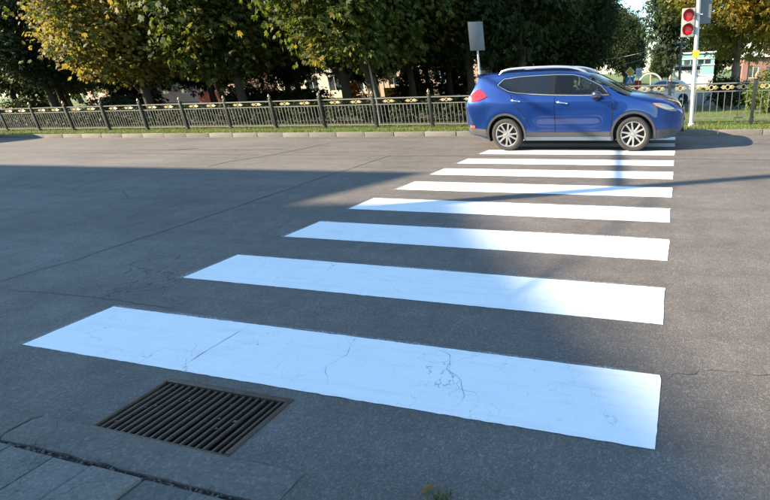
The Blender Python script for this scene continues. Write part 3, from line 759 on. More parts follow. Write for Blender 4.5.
# road signs, arch
M_SIGNY = simple('sign_yellow', (.75, .42, .02), .4, var=.05); M_SIGNB = simple('sign_blue', (.03, .22, .62), .4, var=.05); M_SIGNW = simple('sign_white', (.75, .76, .76), .4, var=.05)
rsn = empty('road_sign', (-4.1, 40, -.5)); tag(rsn, 'yellow diamond priority sign above a blue crossing sign on one pole', 'road sign')
MB().tube([(0, .03, 0), (0, .03, 2.3)], .03, 8).build('pole', M_GALV, rsn, True)
def diamond(r, y0, y1): return MB().add([(r,y0,0),(0,y0,r),(-r,y0,0),(0,y0,-r),(r,y1,0),(0,y1,r),(-r,y1,0),(0,y1,-r)], [(3,2,1,0),(4,5,6,7),(0,1,5,4),(1,2,6,5),(2,3,7,6),(3,0,4,7)])
dp = diamond(.42, -.02, 0).build('diamond_plate', M_SIGNW, rsn, loc=(0, 0, 2.02)); diamond(.31, -.026, -.022).build('diamond_face', M_SIGNY, dp)
bp = MB().box(-.34, .34, -.02, 0, 1.05, 1.62).build('crossing_plate', M_SIGNB, rsn)
MB().add([(-.26,-.024,1.1),(.26,-.024,1.1),(0,-.024,1.58)], [(0,1,2)]).build('triangle', M_SIGNW, bp)
pm_ = MB(); pm_.tube([(.0,-.028,1.36), (.0,-.028,1.22)], .025, 5); pm_.tube([(0,-.028,1.22), (-.07,-.028,1.12)], .015, 5); pm_.tube([(0,-.028,1.22), (.06,-.028,1.12)], .015, 5); pm_.lathe([(0,-.03),(.026,-.03),(.026,-.025),(0,-.025)], 8, 'y', (0,0,1.41))
pm_.build('walking_figure', M_BLACK, bp)
ws = empty('road_sign', (-3.38, 40.4, -.5)); tag(ws, 'white rectangular information sign beside the yellow diamond', 'road sign')
MB().tube([(0, .03, 0), (0, .03, 2.3)], .03, 8).build('pole', M_GALV, ws, True); MB().box(-.26, .26, -.02, 0, 1.55, 2.3).build('plate', M_SIGNW, ws)
for z in (1.72, 1.88, 2.04): MB().box(-.18, .18, -.025, -.021, z, z+.05).build('line', M_SIGNB, ws)
rb = empty('barrier', (-3.55, 41.5, -.5)); tag(rb, 'small red upright board standing below the white sign', 'barrier')
MB().box(-.3, .3, 0, .08, .25, 1.3).build('board', M_REDP, rb, bevel=.01)
for x in (-.25, .2): MB().box(x, x+.05, .02, .06, 0, .25).build('foot', M_GALV, rb)
ar = empty('arch', (-3.5, 60, -.6)); tag(ar, 'round white arch with a central post beyond the street', 'arch')
b = MB(); b.tube([(1.5*math.cos(t), 0, .35+1.5*math.sin(t)) for t in [R(-14+208*k/24) for k in range(25)]], .10, 8); b.build('ring', M_WHITE, ar, True)
MB().tube([(0, 0, 0), (0, 0, 1.9)], .06, 8).build('post', M_CREAM, ar, True)
MB().box(-1.8, 1.8, -.4, .4, 0, .3).build('base', M_CREAM, ar)

# utility pole with wires, lamp posts
M_WOODP = bark('pole_wood', (.22, .20, .17))
up = empty('utility_pole', (0, 40, -.5)); tag(up, 'weathered utility pole carrying wires left of the teal shop', 'utility pole')
MB().tube([(0, 0, -.2), (0, 0, 4.4)], [.11, .08], 10).build('pole', M_WOODP, up, True)
MB().box(-.6, .6, -.06, .06, 4.0, 4.12).build('crossarm', M_WOODP, up)
def wire(label, a, b_, sag, r=.016):
    a, b_ = Vector(a), Vector(b_); n = 18
    o = MB().tube([tuple(a.lerp(b_, t/n)+Vector((0, 0, -sag*4*(t/n)*(1-t/n)))) for t in range(n+1)], r, 5).build('overhead_wire', M_WIRE if r > .018 else M_GALV)
    o.data.polygons.foreach_set('use_smooth', [True]*len(o.data.polygons))
    return tag(o, label, 'wire')
wire('upper overhead wire running left from the utility pole', (-.5, 40, 3.62), (-9, 52, 2.9), .25)
wire('lower overhead wire sloping down left from the utility pole', (.3, 40, 3.5), (-10, 44, 1.4), .3)
def lamp(loc, h, label, head=True):
    o = empty('lamp_post', loc); tag(o, label, 'lamp post', 'park lamp posts at the right')
    b = MB(); b.lathe([(.11, -.1), (.11, .3), (.07, .5), (.055, .8), (.045, h-.3), (.06, h-.28), (.06, h-.2), (0, h-.2)], 12); b.build('pole', M_GALV, o, True, sharp=50)
    hd = MB(); hd.lathe([(.05, h-.2), (.2, h+.25), (.22, h+.3), (.05, h+.48), (0, h+.5)], 10); hd.build('lantern', M_SIGNBACK, o, True)
    return o
lamp((3.35, 30, -.5), 4.6, 'grey park lamp post in front of the golden tree')
lamp((4.55, 34, -.5), 4.9, 'second thinner looking park lamp post farther right')

# ------------------------------------------------------------------ traffic light and sign by the fence
tl = empty('traffic_light', (.40, 12.03, .06)); tag(tl, 'two lamp red traffic signal on a white pole beside the crossing', 'traffic light')
b = MB(); b.tube([(0, 0, -.1), (0, 0, 4.6)], .055, 14); b.lathe([(.085, -.1), (.085, .04), (.057, .06)], 14); b.build('pole', M_WHITEPOLE, tl, True, rot=(0, R(-.6), 0))
M_HOUS = simple('signal_housing', (.33, .31, .28), .5, var=.12); M_VISOR = simple('signal_visor', (.36, .34, .31), .5, var=.1)
hx = -.26
M_LENS, n_, p_ = newmat('red_lens')
p_.inputs['Base Color'].default_value = (.5, .015, .03, 1); p_.inputs['Roughness'].default_value = .15
p_.inputs['Emission Color'].default_value = (1, .02, .03, 1); p_.inputs['Emission Strength'].default_value = .03
MB().box(hx-.17, hx+.17, -.05, .12, 2.25, 2.93).build('housing', M_HOUS, tl, True, bevel=.025)
for z in (2.425, 2.755):
    l = MB(); l.lathe([(0, -.075), (.07, -.073), (.115, -.064), (.132, -.052)], 18, 'y', (hx, 0, z)); lo = l.build('lens', M_LENS, tl, True)
    v = MB()
    for ra, rb_ in ((.122, .122), (.132, .132)): pass
    nn = 18; V = []; F = []
    for k in range(nn+1):
        a = R(-35+250*k/nn); c_, s_ = math.cos(a), math.sin(a); dep = -.06-.20*max(.25, s_)
        for rr_ in (.138, .150):
            V += [(hx+c_*rr_, -.051, z+s_*rr_), (hx+c_*rr_, dep, z+s_*rr_)]
        if k:
            q = 4*k
            F += [(q-4, q-3, q+1, q), (q-2, q+2, q+3, q-1), (q-3, q-1, q+3, q+1)]
    v.add(V, F).build('visor', M_VISOR, lo, True)
for z in (2.35, 2.8): MB().box(hx+.14, -.03, -.02, .02, z-.02, z+.02).build('bracket', M_GALV, tl)
MB().box(-.10, .07, -.062, -.058, 1.74, 1.92).build('yellow_plate', M_YEL, tl)
MB().box(-.06, .30, .06, .075, 2.55, 3.35).build('sign_plate', M_SIGNBACK, tl)
for z in (2.75, 3.15): MB().box(-.07, .09, -.062, .06, z, z+.03).build('clamp', M_GALV, tl)
sg = empty('road_sign', (-5.72, 11.75, .05), R(24)); tag(sg, 'grey back of a tall rectangular sign on a thin pole behind the car', 'road sign')
MB().tube([(0, 0, -.1), (0, 0, 2.95)], .03, 10).build('pole', M_GALV, sg, True)
MB().box(-.21, .21, -.055, -.033, 2.2, 2.95).build('plate', M_SIGNBACK, sg, True, bevel=.006)
for x in (-.21, .19): MB().box(x, x+.02, -.033, .0, 2.2, 2.95).build('flange', M_GALV, sg)
for z in (2.38, 2.75): MB().box(-.185, .185, -.033+.001, -.02, z, z+.04).build('rail', M_GALV, sg)

# ------------------------------------------------------------------ the blue car
def car_paint(name, col, side):
    m, n, p = newmat(name)
    p.inputs['Base Color'].default_value = (*col, 1); p.inputs['Metallic'].default_value = .62; p.inputs['Roughness'].default_value = .32
    p.inputs['Coat Weight'].default_value = 1; p.inputs['Coat Roughness'].default_value = .03
    v = N(n, 'ShaderNodeTexVoronoi'); v.inputs['Scale'].default_value = 900; L(n, obco(n), v.inputs['Vector'])
    sep = N(n, 'ShaderNodeSeparateColor'); L(n, v.outputs['Color'], sep.inputs[0])
    c = mixc(n, sep.outputs[0], tuple(x*.8 for x in col), tuple(min(1, x*1.25) for x in col))
    # road dust low on the sides
    g = N(n, 'ShaderNodeSeparateXYZ'); L(n, obco(n), g.inputs[0])
    d = ramp(n, math_(n, 'ADD', g.outputs[2], math_(n, 'MULTIPLY', noise_(n, obco(n), 4, 4), .25)), [(.38, .16), (.68, 0)])
    c = mixc(n, d, c, (.20, .18, .16)); L(n, c, p.inputs['Base Color'])
    return m
M_CAR = car_paint('blue_car_paint', (.003, .036, .19), 1)
M_DKBLUE = car_paint('mirror_shade_blue', (.006, .02, .07), 1)  # body blue darkened to put shade into the mirror colour
M_CARW = car_paint('silver_car_paint', (.55, .56, .58), 1)
M_CGLASS, n_, p_ = newmat('car_glass'); p_.inputs['Base Color'].default_value = (.012, .016, .018, 1); p_.inputs['Roughness'].default_value = .03; p_.inputs['Coat Weight'].default_value = .6; p_.inputs['Specular IOR Level'].default_value = .7
def see_glass(name, tint, dark):
    m, n, p = newmat(name); p.inputs['Base Color'].default_value = (.01, .012, .014, 1); p.inputs['Roughness'].default_value = .02; p.inputs['Specular IOR Level'].default_value = .75
    t = N(n, 'ShaderNodeBsdfTransparent'); t.inputs[0].default_value = (*tint, 1)
    mx = N(n, 'ShaderNodeMixShader'); mx.inputs[0].default_value = dark
    L(n, t.outputs[0], mx.inputs[1]); L(n, p.outputs[0], mx.inputs[2]); L(n, mx.outputs[0], n.nodes['Material Output'].inputs[0])
    return m
M_FGLASS = see_glass('front_glass', (.62, .72, .72), .42)
M_RGLASS = see_glass('privacy_glass', (.10, .11, .12), .75)
M_CHROME = simple('chrome', (.72, .73, .74), .12, 1, var=0)
M_SILVER = simple('silver_trim', (.62, .63, .64), .28, .8, var=.08)
M_CLAD = simple('grey_cladding', (.05, .052, .056), .55, var=.2, scale=12)
M_SILL = simple('sill_road_reflection', (.13, .165, .20), .35, .3, var=.15)  # pale tone stands in for road light reflected under the sill
M_TYRE = simple('tyre_rubber', (.035, .034, .033), .85, var=.35, scale=14)
M_RIM = simple('alloy', (.52, .50, .48), .3, .75, var=.1)
M_DARKIN = simple('dark_interior', (.02, .02, .021), .7, var=.2)
M_SEAT = simple('seat_fabric', (.05, .045, .04), .8, var=.3)
M_TAIL, n_, p_ = newmat('tail_lamp_red'); p_.inputs['Base Color'].default_value = (.42, .012, .015, 1); p_.inputs['Roughness'].default_value = .1; p_.inputs['Coat Weight'].default_value = 1
M_HEAD = simple('headlamp_lens', (.28, .29, .31), .08, .4, var=.35, scale=14, coat=1)
M_AMBER = simple('amber_lens', (.6, .12, .02), .1, var=.1, coat=1)

def itp(x, tab):
    return float(np.interp(x, [t[0] for t in tab], [t[1] for t in tab]))
from math import sqrt
def pch(tab):
    """smooth monotone interpolation of a small table"""
    X = [t[0] for t in tab]; Y = [t[1] for t in tab]; n = len(X)
    d = [(Y[i+1]-Y[i])/(X[i+1]-X[i]) for i in range(n-1)]
    m = [d[0]]+[0 if d[i-1]*d[i] <= 0 else 2*d[i-1]*d[i]/(d[i-1]+d[i]) for i in range(1, n-1)]+[d[-1]]
    def f(x):
        if x <= X[0]: return Y[0]
        if x >= X[-1]: return Y[-1]
        i = max(k for k in range(n-1) if X[k] <= x); h = X[i+1]-X[i]; t = (x-X[i])/h
        return (2*t**3-3*t*t+1)*Y[i]+(t**3-2*t*t+t)*h*m[i]+(-2*t**3+3*t*t)*Y[i+1]+(t**3-t*t)*h*m[i+1]
    return f
ZT = pch([(-1.0, .80), (-.985, .98), (-.945, 1.10), (-.87, 1.21), (-.79, 1.335), (-.715, 1.455), (-.655, 1.55), (-.60, 1.59), (-.2, 1.625), (.3, 1.645), (.9, 1.645), (1.4, 1.615), (1.75, 1.535), (2.1, 1.37), (2.45, 1.19), (2.62, 1.135), (2.9, 1.105), (3.2, 1.055), (3.42, .975), (3.55, .885), (3.62, .78), (3.655, .66)])
ZB0 = pch([(-1.0, .55), (-.96, .44), (-.85, .36), (-.6, .30), (-.3, .23), (2.9, .22), (3.3, .25), (3.5, .29), (3.6, .38), (3.655, .50)])
WP = pch([(-1.0, .60), (-.97, .72), (-.9, .81), (-.75, .865), (-.5, .90), (-.1, .918), (.8, .92), (2.4, .92), (2.9, .912), (3.2, .885), (3.4, .835), (3.52, .765), (3.61, .66), (3.655, .50)])
ZH = pch([(-1.0, .05), (-.9, .14), (-.6, .13), (-.2, .13), (1.6, .13), (1.9, .10), (2.55, .09), (2.8, .13), (3.3, .17), (3.655, .06)])
SN = pch([(.20, .945), (.30, .975), (.42, .988), (.52, .987), (.66, .993), (.80, .999), (.90, 1.0), (.99, .992), (1.06, .968), (1.13, .935), (1.2, .90), (1.35, .835), (1.5, .775), (1.57, .745), (1.7, .70)])
RA = .405; ZC = .345; UC = (0.0, 2.69)
def ZB(u):
    z = ZB0(u)
    for c in UC:
        if abs(u-c) < RA: z = max(z, ZC+sqrt(RA*RA-(u-c)**2))
    return z
def flare(u, z):
    s = 0
    for c in UC:
        r = math.hypot(u-c, z-ZC); s += .026*math.exp(-((r-.45)/.14)**2)*(1 if z > .2 else 0)
    return s
def YA(u, z):
    zt = ZT(u); h = ZH(u); zs = zt-h
    y = WP(u)*SN(min(z, zs))+flare(u, z)*min(1, max(0, (3.55-u)/.3))*min(1, max(0, (u+.95)/.3))
    if z > zs:
        t = min(1, (z-zs)/h); y *= max(0, 1-t**2.3)**(1/2.3)
    return y
us = set(np.round(np.concatenate([np.linspace(-1, -.4, 22), np.linspace(-.4, 3.3, 75), np.linspace(3.3, 3.655, 22)]), 4).tolist())
for c in UC:
    us |= set(np.round([c+RA*math.cos(R(180*k/32)) for k in range(33)], 5).tolist()) | {c-RA-.0015, c+RA+.0015}
us = sorted(us); us = [u for i, u in enumerate(us) if i == 0 or u-us[i-1] > .0012]
# window outlines in (along, height)
DLO = [(-.175, 1.345), (-.10, 1.415), (-.03, 1.465), (.3, 1.498), (.7, 1.510), (1.1, 1.513), (1.45, 1.500), (1.66, 1.450), (1.85, 1.360), (2.03, 1.278), (2.20, 1.106), (1.6, 1.109), (1.05, 1.129), (.55, 1.160), (.27, 1.185), (.08, 1.220), (-.06, 1.284)]
QW = [(-.125, 1.345), (-.02, 1.442), (.225, 1.468), (.175, 1.230), (.10, 1.245), (-.03, 1.296)]
RW = [(.30, 1.476), (.7, 1.487), (1.005, 1.490), (.985, 1.158), (.55, 1.185), (.25, 1.212)]
FW = [(1.095, 1.490), (1.43, 1.477), (1.63, 1.430), (1.81, 1.345), (1.98, 1.255), (2.11, 1.130), (1.6, 1.134), (1.08, 1.154)]
def inpoly(p, poly):
    x, y = p; r = False
    for (x0, y0), (x1, y1) in zip(poly, poly[1:]+poly[:1]):
        if (y0 > y) != (y1 > y) and x < (x1-x0)*(y-y0)/(y1-y0)+x0: r = not r
    return r
NL, NU = 20, 9
rows = []
V = []; idx = {}
def cols(u):
    zb, zt, h = ZB(u), ZT(u), ZH(u); zs = zt-h; out = []
    for k in range(NL+1): out.append(zb+(zs-zb)*k/NL)
    for k in range(1, NU+1): out.append(zs+h*math.sin(math.pi/2*k/NU))
    return out
NR = NL+NU+1
def body_mesh():
    V = []; F = []
    for sgn in (-1, 1):
        base = len(V)
        for u in us:
            for z in cols(u): V.append((u, sgn*YA(u, z), z))
        for i in range(len(us)-1):
            for k in range(NR-1):
                a, b, c, d = (base+i*NR+k, base+(i+1)*NR+k, base+(i+1)*NR+k+1, base+i*NR+k+1)
                um = (us[i]+us[i+1])/2; zm = (V[a][2]+V[b][2]+V[c][2]+V[d][2])/4
                if zm > 1.05 and inpoly((um, zm), DLO) : continue
                if k >= NL and 1.80 < um < 2.56 : continue                      # windscreen opening
                if k >= NL and -.93 < um < -.70: continue                      # rear window opening
                F.append((a, b, c, d) if sgn < 0 else (d, c, b, a))
        for e, rev in ((0, True), (len(us)-1, False)):
            f = [base+e*NR+k for k in range(NR)]+[]
    m = me_np('body', V, F, M_CAR)
    b = bmesh.new(); b.from_mesh(m)
    bmesh.ops.remove_doubles(b, verts=[v for v in b.verts if abs(v.co.y) < .002 or v.co.x < -.999 or v.co.x > 3.654], dist=.003)
    # close nose and tail
    for ux in (us[0], us[-1]):
        vs = [v for v in b.verts if abs(v.co.x-ux) < 1e-4]
        zm_ = sum(q.co.z for q in vs)/len(vs); vs = sorted(vs, key=lambda v: math.atan2(v.co.z-zm_, v.co.y))
        try: b.faces.new(vs if ux < 0 else vs)
        except Exception: pass
    bmesh.ops.recalc_face_normals(b, faces=b.faces)
    b.to_mesh(m); b.free()
    m.polygons.foreach_set('use_smooth', [True]*len(m.polygons)); m.set_sharp_from_angle(angle=R(42))
    return m
car = empty('suv', (-3.516, 8.70, 0)); tag(car, 'blue compact suv with silver roof rails driving over the zebra crossing', 'car')
body = obj('body', body_mesh(), car)
def cutpoly(poly, step):
    b = bmesh.new(); f = b.faces.new([b.verts.new((x, 0, z)) for x, z in poly])
    x0, x1 = min(p[0] for p in poly), max(p[0] for p in poly); z0, z1 = min(p[1] for p in poly), max(p[1] for p in poly)
    for no, a, c in (((1, 0, 0), x0, x1), ((0, 0, 1), z0, z1)):
        k = a+step
        while k < c-.2*step:
            bmesh.ops.bisect_plane(b, geom=b.verts[:]+b.edges[:]+b.faces[:], plane_co=(k if no[0] else 0, 0, k if no[2] else 0), plane_no=no); k += step
    return b
def panel(name, poly, off, mat, parent, sgn, rim=.008, step=.06, yfun=YA):
    b = cutpoly(poly, step)
    for v in b.verts: v.co.y = sgn*(yfun(v.co.x, v.co.z)+off)
    bmesh.ops.recalc_face_normals(b, faces=b.faces)
    if sum(f.normal.y*f.calc_area() for f in b.faces)*sgn < 0: bmesh.ops.reverse_faces(b, faces=b.faces)
    if rim:
        be = [e for e in b.edges if e.is_boundary]
        r = bmesh.ops.extrude_edge_only(b, edges=be)
        for v in [g for g in r['geom'] if isinstance(g, bmesh.types.BMVert)]: v.co.y -= sgn*rim
    m = bpy.data.meshes.new(name); b.to_mesh(m); b.free(); m.materials.append(mat)
    m.polygons.foreach_set('use_smooth', [True]*len(m.polygons)); m.set_sharp_from_angle(angle=R(35))
    return obj(name, m, parent)
def densify(p, n=4):
    out = []
    for (a, c) in zip(p, p[1:]+p[:1]):
        for k in range(n): out.append((a[0]+(c[0]-a[0])*k/n, a[1]+(c[1]-a[1])*k/n))
    return out
def arcring(c, r0, r1, a0, a1, n=26):
    o = [(c+r1*math.cos(R(a0+(a1-a0)*k/n)), ZC+r1*math.sin(R(a0+(a1-a0)*k/n))) for k in range(n+1)]
    i = [(c+r0*math.cos(R(a1+(a0-a1)*k/n)), ZC+r0*math.sin(R(a1+(a0-a1)*k/n))) for k in range(n+1)]
    return o+i
def qsplit(poly): return poly
RD = [(1.078, 0.410), (.56, 0.410), (.525, 0.560), (.485, 0.660), (.42, 0.755), (.33, 0.850), (.245, 0.955), (.185, 1.060), (.15, 1.120), (.13, 1.190), (.27, 1.162), (.6, 1.135), (1.078, 1.112)]
FD = [(1.094, 0.410), (2.235, 0.410), (2.262, 0.620), (2.268, 0.800), (2.255, 0.950), (2.225, 1.060), (2.18, 1.093), (1.6, 1.103), (1.094, 1.111)]
for sgn in (-1, 1):
    # inner dark ring round the glass, then chrome line, then panes
    ring_in = [QW, RW, FW]
    sur = [(-.19, 1.385)]
    b_ = None
    # black window surround as three frames with the panes set in
    def frame_between(name, outer, inners, off, mat):
        bm2 = bmesh.new(); edges = []
        for lp in [outer]+inners:
            vs = [bm2.verts.new((x, 0, z)) for x, z in densify(lp, 5)]
            for i in range(len(vs)): edges.append(bm2.edges.new((vs[i], vs[(i+1) % len(vs)])))
        bmesh.ops.triangle_fill(bm2, edges=edges, use_beauty=True)
        dl = [f for f in bm2.faces if any(inpoly((f.calc_center_median().x, f.calc_center_median().z), q) for q in inners)]
        bmesh.ops.delete(bm2, geom=dl, context='FACES')
        for v in bm2.verts: v.co.y = sgn*(YA(v.co.x, v.co.z)+off)
        for f in bm2.faces:
            f.normal_update()
            if f.normal.y*sgn < 0: f.normal_flip()
        m = bpy.data.meshes.new(name); bm2.to_mesh(m); bm2.free(); m.materials.append(mat)
        return obj(name, m, car)
    big = [(-.21, 1.345), (-.12, 1.435), (-.04, 1.490), (.3, 1.525), (.7, 1.537), (1.1, 1.540), (1.46, 1.527), (1.68, 1.472), (1.87, 1.380), (2.05, 1.290), (2.245, 1.095), (1.6, 1.086), (1.05, 1.106), (.55, 1.137), (.26, 1.163), (.06, 1.198), (-.09, 1.270)]
    frame_between('window_frame', big, [QW, RW, FW], .004, M_BLACK)
    panel('quarter_window', QW, .002, M_RGLASS, car, sgn, 0)
    panel('rear_window_pane', RW, .002, M_RGLASS, car, sgn, 0)
    panel('front_window_pane', FW, .002, M_FGLASS, car, sgn, 0)
    cl = densify(DLO, 4); pts = [(u, sgn*(YA(u, z)+.006), z) for u, z in cl]; pts.append(pts[0])
    MB().tube(pts, .0105, 6, False).build('window_chrome', M_CHROME, car, True)
    rd = panel('rear_door', RD, .005, M_CAR, car, sgn, .012); fd = panel('front_door', FD, .005, M_CAR, car, sgn, .012)
    for dpart, u0, u1, z0, z1 in ((rd, .15, .35, 1.045, 1.025), (fd, 1.13, 1.36, .995, .965)):
        hb = MB(); ptsh = []
        for k in range(9):
            t = k/8; u = u0+(u1-u0)*t; z = z0+(z1-z0)*t
            ptsh.append((u, sgn*(YA(u, z)+.008+.034*math.sin(math.pi*min(1, max(0, t)))**.5), z))
        hb.tube(ptsh, [.010, .016, .018, .018, .018, .018, .018, .016, .010], 8).build('handle', M_CHROME, dpart, True)
    # dark shut lines between the panels
    def gap(name, line, w_):
        V = []; F = []
        for i, (u, z) in enumerate(line):
            V += [(u-w_, sgn*(YA(u, z)+.0025), z), (u+w_, sgn*(YA(u, z)+.0025), z)]
            if i: F.append((2*i-2, 2*i-1, 2*i+1, 2*i) if sgn < 0 else (2*i-2, 2*i, 2*i+1, 2*i-1))
        obj(name, me_np(name, V, F, M_BLACK, True), car)
    gap('shut_line', [(1.086, .41+.67*k/16) for k in range(17)], .009)
    gap('shut_line', [(2.243, .41), (2.271, .62), (2.278, .80), (2.265, .95), (2.235, 1.06), (2.19, 1.07)], .008)
    gap('shut_line', [(.54, .5), (.515, .56), (.475, .66), (.41, .755), (.32, .85), (.235, .955), (.175, 1.06), (.15, 1.10), (.13, 1.15)], .008)
    # wheel arch cladding, sills, bumper skirts
    for c in UC: panel('arch_trim', arcring(c, .402, .448, -14, 194), .012, M_CLAD, car, sgn, .02, .5)
    panel('sill_cladding', [(.46, .315), (2.235, .315), (2.235, .395), (.46, .395)], .010, M_CLAD, car, sgn, .02, .1)
    panel('sill_strip', [(.44, .225), (2.25, .225), (2.25, .305), (.44, .305)], .014, M_SILL, car, sgn, .02, .1)
    panel('front_skirt', [(3.13, .245), (3.5, .30), (3.585, .41), (3.50, .435), (3.14, .43)], .008, M_CLAD, car, sgn, .012, .05)
    panel('rear_skirt', [(-.90, .41), (-.82, .36), (-.45, .31), (-.45, .46), (-.92, .49)], .008, M_CLAD, car, sgn, .012, .05)
    panel('reflector', [(-.86, .545), (-.74, .54), (-.73, .49), (-.87, .495)], .012, M_AMBER, car, sgn, .012, .05)
    tlp = panel('tail_lamp', [(-.86, 1.085), (-.82, 1.155), (-.66, 1.265), (-.585, 1.29), (-.44, 1.18), (-.40, 1.135), (-.60, 1.05), (-.80, 1.035)], .012, M_TAIL, car, sgn, .02, .05)
    hl = panel('headlamp', [(3.05, .935), (3.2, .93), (3.34, .895), (3.47, .82), (3.515, .765), (3.40, .775), (3.24, .825), (3.13, .875)], .008, M_HEAD, car, sgn, .015, .04)
    panel('indicator', [(3.06, .93), (3.14, .928), (3.2, .875), (3.15, .868)], .011, M_AMBER, hl, sgn, .005, .05)
    # mirror
    mr = MB(); rowsM = []
    for i in range(9):
        t = i/8; x = -.10+.20*t; rad = math.sin(math.pi*(.12+.80*t))**.6
        rowsM.append((x, rad))
    Vm = []; Fm = []; nm = 14
    for x, rd_ in rowsM:
        for k in range(nm):
            a = 2*math.pi*k/nm; ca, sa = math.cos(a), math.sin(a)
            Vm.append((x+.02*ca, sgn*.105*rd_*abs(ca)**.8*(1 if ca > 0 else -1), .078*rd_*abs(sa)**.8*(1 if sa > 0 else -1)))
    for i in range(8):
        for k in range(nm): Fm.append((i*nm+k, i*nm+(k+1) % nm, (i+1)*nm+(k+1) % nm, (i+1)*nm+k))
    Fm += [tuple(range(nm))[::-1], tuple(8*nm+k for k in range(nm))]
    mr.add(Vm, Fm); mo = mr.build('mirror', M_DKBLUE, car, True, (1.965, sgn*(YA(1.95, 1.10)+.125), 1.115))
    MB().box(-.05, .05, -.05 if sgn > 0 else -.10, .10 if sgn < 0 else .05, -.09, -.06).build('mirror_foot', M_BLACK, mo, bevel=.008)
    # roof rail
    rl = [(-.16, 1.555), (-.08, 1.62), (.12, 1.655), (.5, 1.668), (.95, 1.668), (1.3, 1.652), (1.52, 1.612), (1.68, 1.55), (1.74, 1.515)]
    f_z = pch(rl); pts = [(u, sgn*(.665-.02*abs(u-.8)), f_z(u)) for u in np.linspace(-.16, 1.74, 30)]
    MB().tube(pts, [.014]+[.024]*28+[.012], 8).build('roof_rail', M_SILVER, car, True)
sp = MB(); sp.add([(-.735, -.54, 1.565), (-.735, .54, 1.565), (-.45, .60, 1.607), (-.45, -.60, 1.607), (-.70, -.52, 1.50), (-.70, .52, 1.50), (-.45, .58, 1.50), (-.45, -.58, 1.50)], [(0, 3, 2, 1), (4, 5, 6, 7), (0, 1, 5, 4), (1, 2, 6, 5), (2, 3, 7, 6), (3, 0, 4, 7)])
sp.build('spoiler', M_CAR, car, True, bevel=.012)
# windscreen and rear window panes follow the body's top surface
def top_panel(name, u0, u1, mat, ymax, nu=14, ny=20):
    V = []; F = []
    for i in range(nu+1):
        u = u0+(u1-u0)*i/nu; zt, h = ZT(u), ZH(u); w0 = WP(u)*SN(zt-h)
        for j in range(ny+1):
            f = ymax*math.sin(math.pi/2*(-1+2*j/ny)); t = max(0, 1-abs(f)**2.3)**(1/2.3)
            V.append((u+.004, f*w0, zt-h+h*t+.003))
    for i in range(nu):
        for j in range(ny): F.append((i*(ny+1)+j, (i+1)*(ny+1)+j, (i+1)*(ny+1)+j+1, i*(ny+1)+j+1))
    return obj(name, me_np(name, V, F, mat, True), car)
M_WSC = see_glass('windscreen_glass', (.6, .72, .75), .7)
top_panel('windscreen', 1.775, 2.60, M_WSC, .985)
top_panel('tailgate_glass', -.945, -.685, M_RGLASS, .97)
for k, y in enumerate((-.35, .3)):
    MB().tube([(2.55, y, ZT(2.55)+.02), (2.42, y+.25, ZT(2.42)+.012), (2.30, y+.5, ZT(2.30)+.008)], .009, 5).build('wiper', M_BLACK, car, True)
# interior
MB().box(-.45, 2.5, -.70, .70, .30, .62).build('floor_pan', M_DARKIN, car)
MB().box(-.85, -.05, -.66, .66, .40, 1.02).build('boot_floor', M_DARKIN, car)
MB().box(2.2, 3.5, -.55, .55, .30, .86).build('engine_bay', M_DARKIN, car)
MB().box(1.95, 2.55, -.68, .68, .70, 1.06).build('dashboard', M_DARKIN, car, bevel=.05)
for y in (-.37, .37):
    st = MB(); st.box(.85, 1.40, y-.25, y+.25, .62, .78).build('seat', M_SEAT, car, True, bevel=.05)
    MB().add([(.92,y-.24,.75),(.92,y+.24,.75),(1.05,y+.24,.75),(1.05,y-.24,.75),(.72,y-.2,1.28),(.72,y+.2,1.28),(.82,y+.2,1.28),(.82,y-.2,1.28)], [(0,1,2,3),(4,7,6,5),(0,4,5,1),(1,5,6,2),(2,6,7,3),(3,7,4,0)]).build('seat_back', M_SEAT, car, True, bevel=.03)
    MB().box(.70, .80, y-.12, y+.12, 1.30, 1.46).build('head_restraint', M_SEAT, car, True, bevel=.03)
MB().box(.0, .12, -.6, .6, .8, 1.30).build('rear_seat_back', M_SEAT, car, True, bevel=.04)
swl = MB(); swl.lathe([(.18+.015*math.cos(k*math.pi/3), .015*math.sin(k*math.pi/3)) for k in range(6)], 20, 'x', (0, 0, 0), True)
swl.build('steering_wheel', M_BLACK, car, True, (1.86, .37, 1.06), (0, R(-25), 0))
for sgn in (-1, 1):     # centre pillars inside the glass
    MB().tube([(1.03, sgn*(YA(1.03, 1.12)-.03), 1.10), (1.045, sgn*(YA(1.04, 1.35)-.03), 1.35), (1.05, sgn*(YA(1.05, 1.55)-.03), 1.55)], .03, 6).build('pillar', M_BLACK, car, True)
# front face
g1 = MB(); V = []; F = []
for i in range(13):
    y = -.42+.84*i/12
    for z in (.50, .62, .74, .80):
        V.append((3.655+.012-.06*(y/.5)**2-(.03 if z > .72 else 0), y, z))
for i in range(12):
    for k in range(3): F.append((i*4+k, (i+1)*4+k, (i+1)*4+k+1, i*4+k+1))
g1.add(V, F).build('grille', M_BLACK, car, True)
MB().tube([(3.64, -.22, .78), (3.672, -.14, .60), (3.675, 0, .53), (3.672, .14, .60), (3.64, .22, .78)], .016, 6).build('grille_chrome', M_CHROME, car, True)
MB().box(3.668, 3.68, -.26, .26, .42, .53).build('number_plate', M_SIGNW, car)
MB().box(-1.012, -1.0, -.26, .26, .82, .93).build('number_plate', M_SIGNW, car)
MB().box(3.60, 3.672, -.40, .40, .33, .40).build('lower_grille', M_BLACK, car)
